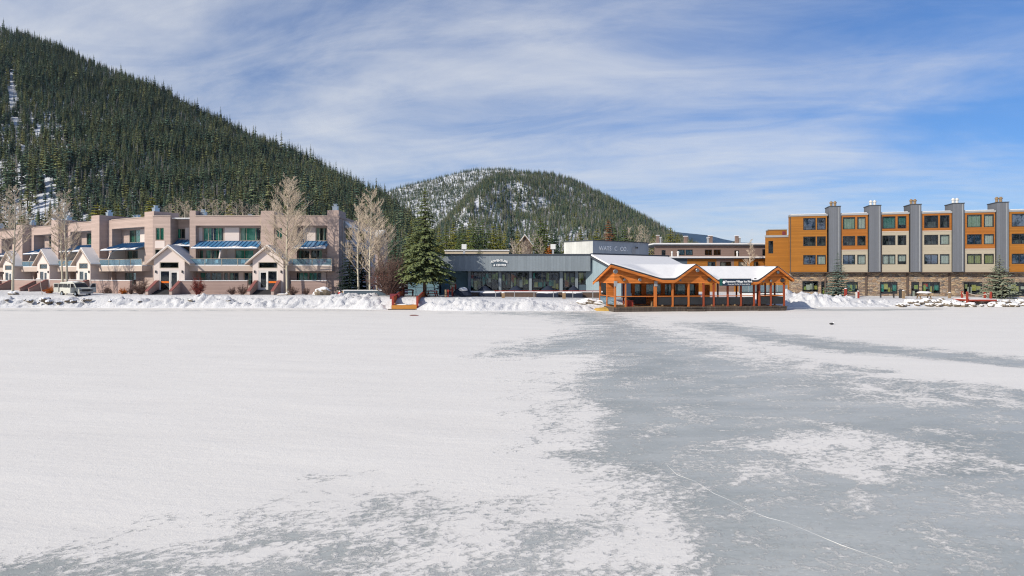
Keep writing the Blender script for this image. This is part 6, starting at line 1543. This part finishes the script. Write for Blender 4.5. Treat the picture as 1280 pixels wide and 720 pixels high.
# clump of bare aspens rising behind the condo roof
pt = [aspen_parts(13.5, 30 + i, spread=.24, nb=34, base=.3, twigs=4) for i in range(3)]
pms = []
for a_, b_ in pt:
    ma = bpy.data.meshes.new('trunk'); ma.from_pydata(a_.v, [], a_.f); ma.materials.append(M['aspen_bark'])
    mb_ = bpy.data.meshes.new('crown'); mb_.from_pydata(b_.v, [], b_.f); mb_.materials.append(M['aspen_twig']); pms.append((ma, mb_))
def aspen_copy(k, px, ptop, Y, label, group, zb=None):
    zb = 2.5 if zb is None else zb; z1 = zat(ptop, Y); r_ = tree_root('aspen_tree', (xat(px, Y), Y, zb), label, 'aspen', group, (z1 - zb) / 13.5, k * 1.9 + px)
    for nm, me in zip(('trunk', 'crown'), pms[k % 3]): link(nm, me, r_)
rs = np.random.RandomState(12)
for i, px in enumerate((194, 205, 213, 222, 231, 238, 249, 258, 266, 273, 281, 295, 303, 312, 322)):
    aspen_copy(i, px, [262, 258, 256, 250, 252, 258, 255, 249, 251, 256, 252, 253, 251, 255, 257][i], 128 + rs.uniform(-5, 6), 'pale bare aspen in the clump behind the flat condo roof', 'bare aspens behind the condo roof')
for i, (px, tp, Y, lb) in enumerate(((670, 289, 150, 'bare aspen left of the dark conifer pair behind the lodge'), (676, 296, 140, 'bare multi stemmed aspen just above the lodge roof edge'), (722, 291, 150, 'bare aspen left of the rooftop box'), (757, 288, 150, 'bare aspen right of the rust brown dead tree'),
        (786, 284, 150, 'bare aspen with forked top above the rooftop box'), (799, 282, 150, 'pale broad bare aspen at the right end of the rooftop box'), (806, 284, 155, 'bare aspen furthest right above the rooftop box'), (819, 298, 140, 'low bare aspen at the left end of the long brown building'))):
    aspen_copy(i, px, tp, Y, lb, 'bare aspens behind the lodge')
for i, px in enumerate((641, 645, 650, 654, 659)):
    aspen_copy(i, px, 299 + (i * 7) % 5, 135, 'low bare thicket tree showing over the lodge roof edge', 'bare thicket behind the lodge roof')
for i, (px, tp) in enumerate(((-6, 262), (5, 240), (24, 255), (33, 262), (62, 262), (70, 256))):
    aspen_copy(i, px, tp, 135, 'pale bare aspen behind the far left condo units', 'bare aspens behind the far left units')
# --- mid distance conifers
mid = []
for i in range(4):
    mid.append((conifer(11, [2.0, 1.7, 2.3, 1.85][i], 28, 11, 200 + i, 4, .3, [.08, .15, .06, .2][i], .35, [.7, .6, .85, .65][i]), trunk_mb(11, .17, 5)))
mm = {}
def mid_conifer(k, px, ptop, Y, nd, label, group=None, zb=2.4, wide=1.0, name='conifer'):
    key = (k, nd)
    if key not in mm:
        me = bpy.data.meshes.new('crown'); me.from_pydata(mid[k][0].v, [], mid[k][0].f); me.materials.append(M[nd]); mt_ = bpy.data.meshes.new('trunk'); mt_.from_pydata(mid[k][1].v, [], mid[k][1].f); mt_.materials.append(M['bark']); mm[key] = (mt_, me)
    h = zat(ptop, Y) - zb; r_ = tree_root(name, (xat(px, Y), Y, zb), label, 'conifer', group, 1, px * .7); k_ = h / 11; r_.scale = (k_ * wide, k_ * wide, k_)
    for nm, me in zip(('trunk', 'crown'), mm[key]): link(nm, me, r_)
row = [(541,293,0),(549,287,2),(558,291,2),(567,283,2),(574,292,0),(579,281,0),(586,290,2),(592,282,0),(598,286,1),(603,277,0),(610,291,0),(617,285,2),(624,288,2),(631,291,2),(639,286,1),(647,292,2)]
for i, (px, tp, kd) in enumerate(row):
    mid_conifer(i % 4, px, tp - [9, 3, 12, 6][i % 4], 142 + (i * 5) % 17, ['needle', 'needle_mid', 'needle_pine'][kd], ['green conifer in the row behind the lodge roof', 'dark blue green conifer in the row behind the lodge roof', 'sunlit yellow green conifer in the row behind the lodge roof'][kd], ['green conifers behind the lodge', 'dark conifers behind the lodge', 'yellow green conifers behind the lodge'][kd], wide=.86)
ex = [(676,269,'needle','tallest conifer behind the lodge, left of a pair',1),(683,277,'needle','conifer close right of the tallest one behind the lodge',1),(693,283,'needle_mid','dark conifer behind the white vent box on the lodge roof',1),(709,294,'needle_pine','small yellow green conifer just left of the rooftop box',1.1),
      (726,286,'needle_pine','yellow green conifer above the left side of the rooftop box',1),(737,291,'needle_pine','short yellow green conifer above the rooftop box corner',1.1),(746,286,'needle_pine','broad yellow green conifer left of the rust brown dead tree',1.2),(761,274,'needle_dead','rust brown dead conifer standing above the rooftop box',.95),
      (768,283,'needle','green conifer right of the rust brown dead tree',1),(780,278,'needle','tall green conifer behind the middle of the rooftop box',1),(790,288,'needle','green conifer between two bare aspens above the rooftop box',1),(817,292,'needle_pine','slim yellow green conifer left of the long brown building',1),(817,304,'needle_shade','dark low conifer between the rooftop box and brown building',1.6),
      (838,284,'needle_pine','yellow green conifer behind the brown building roof, left of a pair',1.35),(847,293,'needle_pine','shorter right hand conifer of the pair behind the brown building',1.3),(857,298,'needle','low green conifer right of the pair behind the brown building',1.3),(919,300,'needle_pine','low conifer peeping over the brown building near the single aspen',1.8),
      (1,255,'needle','brownish conifer at the far left edge behind the condo',1.0),(27,271,'needle_pine','yellowish conifer behind the leftmost condo roof',1.5),(122,254,'needle_pine','yellow pine behind the condo roof, left of a pair',1.5),(131,258,'needle_pine','small yellow pine between the two behind the roof',1.5),(148,256,'needle_pine','yellow pine behind the twin roof flues',1.5),(190,246,'needle_pine','yellow pine behind the tall tan pier at the angle of the condo',1.2),(287,255,'needle_pine','lone yellow green pine among the bare aspens behind the roof',1.0),
      (576,312,'needle_pine','small green tree in front of the tan flat roofed building',1.2),(600,309,'needle','small round green tree beside the tan flat roofed building',1.7),(687,307,'leaf_rust','small rust brown tree beside the right white vent box',1.6)]
for i, (px, tp, nd, lb, wd) in enumerate(ex):
    Y = 135 if px in (576, 600, 687) else (150 if px > 500 else 130)
    mid_conifer((i + 1) % 4, px, tp, Y if px != 600 else 120, nd, lb, wide=wd * 1.1)
# --- shrubs
def shrub(h, r, n, seed, loc, label, tw='twig_brown', leaf=None, nl=0, leafz=(0, 1), lsz=.06, name='shrub', side=None):
    rnd = random.Random(seed); r_ = tree_root(name, loc, label, 'shrub'); sm = MB(); lm = MB()
    tips = []
    for i in range(n):
        a = rnd.random() * 6.28; q = Vector((math.cos(a) * r * .15 * rnd.random(), math.sin(a) * r * .15, -.15)); rad = r * rnd.uniform(.15, 1.0) ** .7; hh = h * rnd.uniform(.18, 1.0) * (1 - .55 * (rad / r) ** 2.5)
        e = Vector((math.cos(a) * rad, math.sin(a) * rad, hh)); m1 = q.lerp(e, .5) + Vector((0, 0, .18 * h)) * rnd.random()
        sm.path([tuple(q), tuple(m1), tuple(e)], [.03 * h ** .4, .022 * h ** .4, .008], 4, cap=False)
        for j in range(9):
            f = rnd.uniform(.25, 1); b = (q.lerp(m1, f * 2) if f < .5 else m1.lerp(e, f * 2 - 1)); d_ = Vector((rnd.gauss(0, 1), rnd.gauss(0, 1), abs(rnd.gauss(.6, .6)))).normalized() * h * rnd.uniform(.10, .24)
            sm.path([tuple(b), tuple(b + d_)], [.014, .006], 3, cap=False); tips.append(b + d_ * rnd.uniform(.3, 1))
            for g_ in range(3):
                b2 = b + d_ * rnd.uniform(.3, .9); d2 = Vector((rnd.gauss(0,1), rnd.gauss(0,1), rnd.gauss(.3,.7))).normalized() * h * rnd.uniform(.04, .10); sm.path([tuple(b2), tuple(b2 + d2)], [.009, .005], 3, cap=False); tips.append(b2 + d2)
    sm.build('stems', tw, r_)
    if leaf:
        tips = [p for p in tips if leafz[0] <= p.z / h <= leafz[1] and (side is None or side(p))]
        for i in range(nl):
            p = rnd.choice(tips) + Vector((rnd.gauss(0,.05), rnd.gauss(0,.05), rnd.gauss(0,.05))); s_ = lsz * rnd.uniform(.6, 1.5); a = rnd.random() * 6.28; c_, n_ = math.cos(a) * s_, math.sin(a) * s_; t_ = rnd.uniform(-s_, s_)
            lm.add([(p.x - c_, p.y - n_, p.z - t_), (p.x + n_*.5, p.y - c_*.5, p.z), (p.x + c_, p.y + n_, p.z + t_), (p.x - n_*.5, p.y + c_*.5, p.z + s_*.3)], [(0,1,2,3)])
        o = lm.build('leaves', leaf, r_)
    return r_
shrub(6.3, 3.0, 135, 3, at(487, 367, 85.8), 'big bare red brown shrub beside the tall lone spruce', 'twig_brown', 'leaf_red', 600, (.12, .45), .07, side=lambda p: p.x < .2)
shrub(2.6, 1.15, 60, 4, at(247, 367.5, 88.3), 'reddish bare shrub in front of the long patio wall', 'twig_red')
shrub(2.4, 1.6, 50, 5, at(176, 367, 91), 'pale brown bare shrub at the left of the middle porch stairs', 'twig_brown')
shrub(1.0, .7, 36, 6, at(154, 367.2, 93), 'small rust orange shrub below the angled patio wall', 'leaf_rust', 'leaf_rust', 260, (0, 1), .06)
shrub(1.1, .6, 30, 7, at(164, 367, 92), 'small tan dry shrub right of the rust orange one', 'twig_brown')
shrub(1.1, .7, 34, 8, at(133, 366.6, 95), 'small dark bare shrub at the left of the angled patio wall', 'twig_brown')
shrub(1.2, .9, 40, 9, at(62, 366.4, 95), 'rust orange shrub left of the white van', 'leaf_rust', 'leaf_rust', 300, (0, 1), .06)
shrub(1.1, .7, 36, 10, at(290, 367.3, 89.5), 'left one of two low dark shrubs before the patio wall', 'twig_brown')
shrub(1.4, .9, 44, 11, at(303, 367.3, 89.5), 'right one of two low dark shrubs before the patio wall', 'twig_brown')
shrub(1.0, .7, 34, 12, at(383, 367.3, 89.5), 'low dark shrub left of the big snowy boulder', 'twig_brown')
shrub(1.5, 1.0, 40, 13, at(366, 368, 88.3), 'dark tuft of shrub at the foot of the tall aspen', 'twig_brown')
for i, (px, r0, lb) in enumerate(((17, .55, 'snowy stone at the foot of the far left aspen'), (362, .5, 'snowy stone at the foot of the tall aspen'))):
    o = link('stone', rkm[i]); o.location = at(px, 367.5, 89.3); o.scale = (r0 * 1.3, r0, r0 * .8); tag(o, lb, 'stone')
# ================================================================== mountain air
hz_ = MB().box(-7200, 7200, -1600, 7600, -1.6, 620).build('haze', 'snow'); tag(hz_, kind='stuff')
hm = bpy.data.materials.new('haze'); hm.use_nodes = True; hz_.data.materials.clear(); hz_.data.materials.append(hm)
t = hm.node_tree; t.nodes.clear(); out = N(t, 'ShaderNodeOutputMaterial'); pv = N(t, 'ShaderNodeVolumePrincipled')
pv.inputs['Color'].default_value = (.62, .80, 1.0, 1); pv.inputs['Density'].default_value = 3.2e-5; pv.inputs['Anisotropy'].default_value = .1
L(t, pv.outputs[0], out.inputs['Volume'])
scene.cycles.volume_bounces = 0
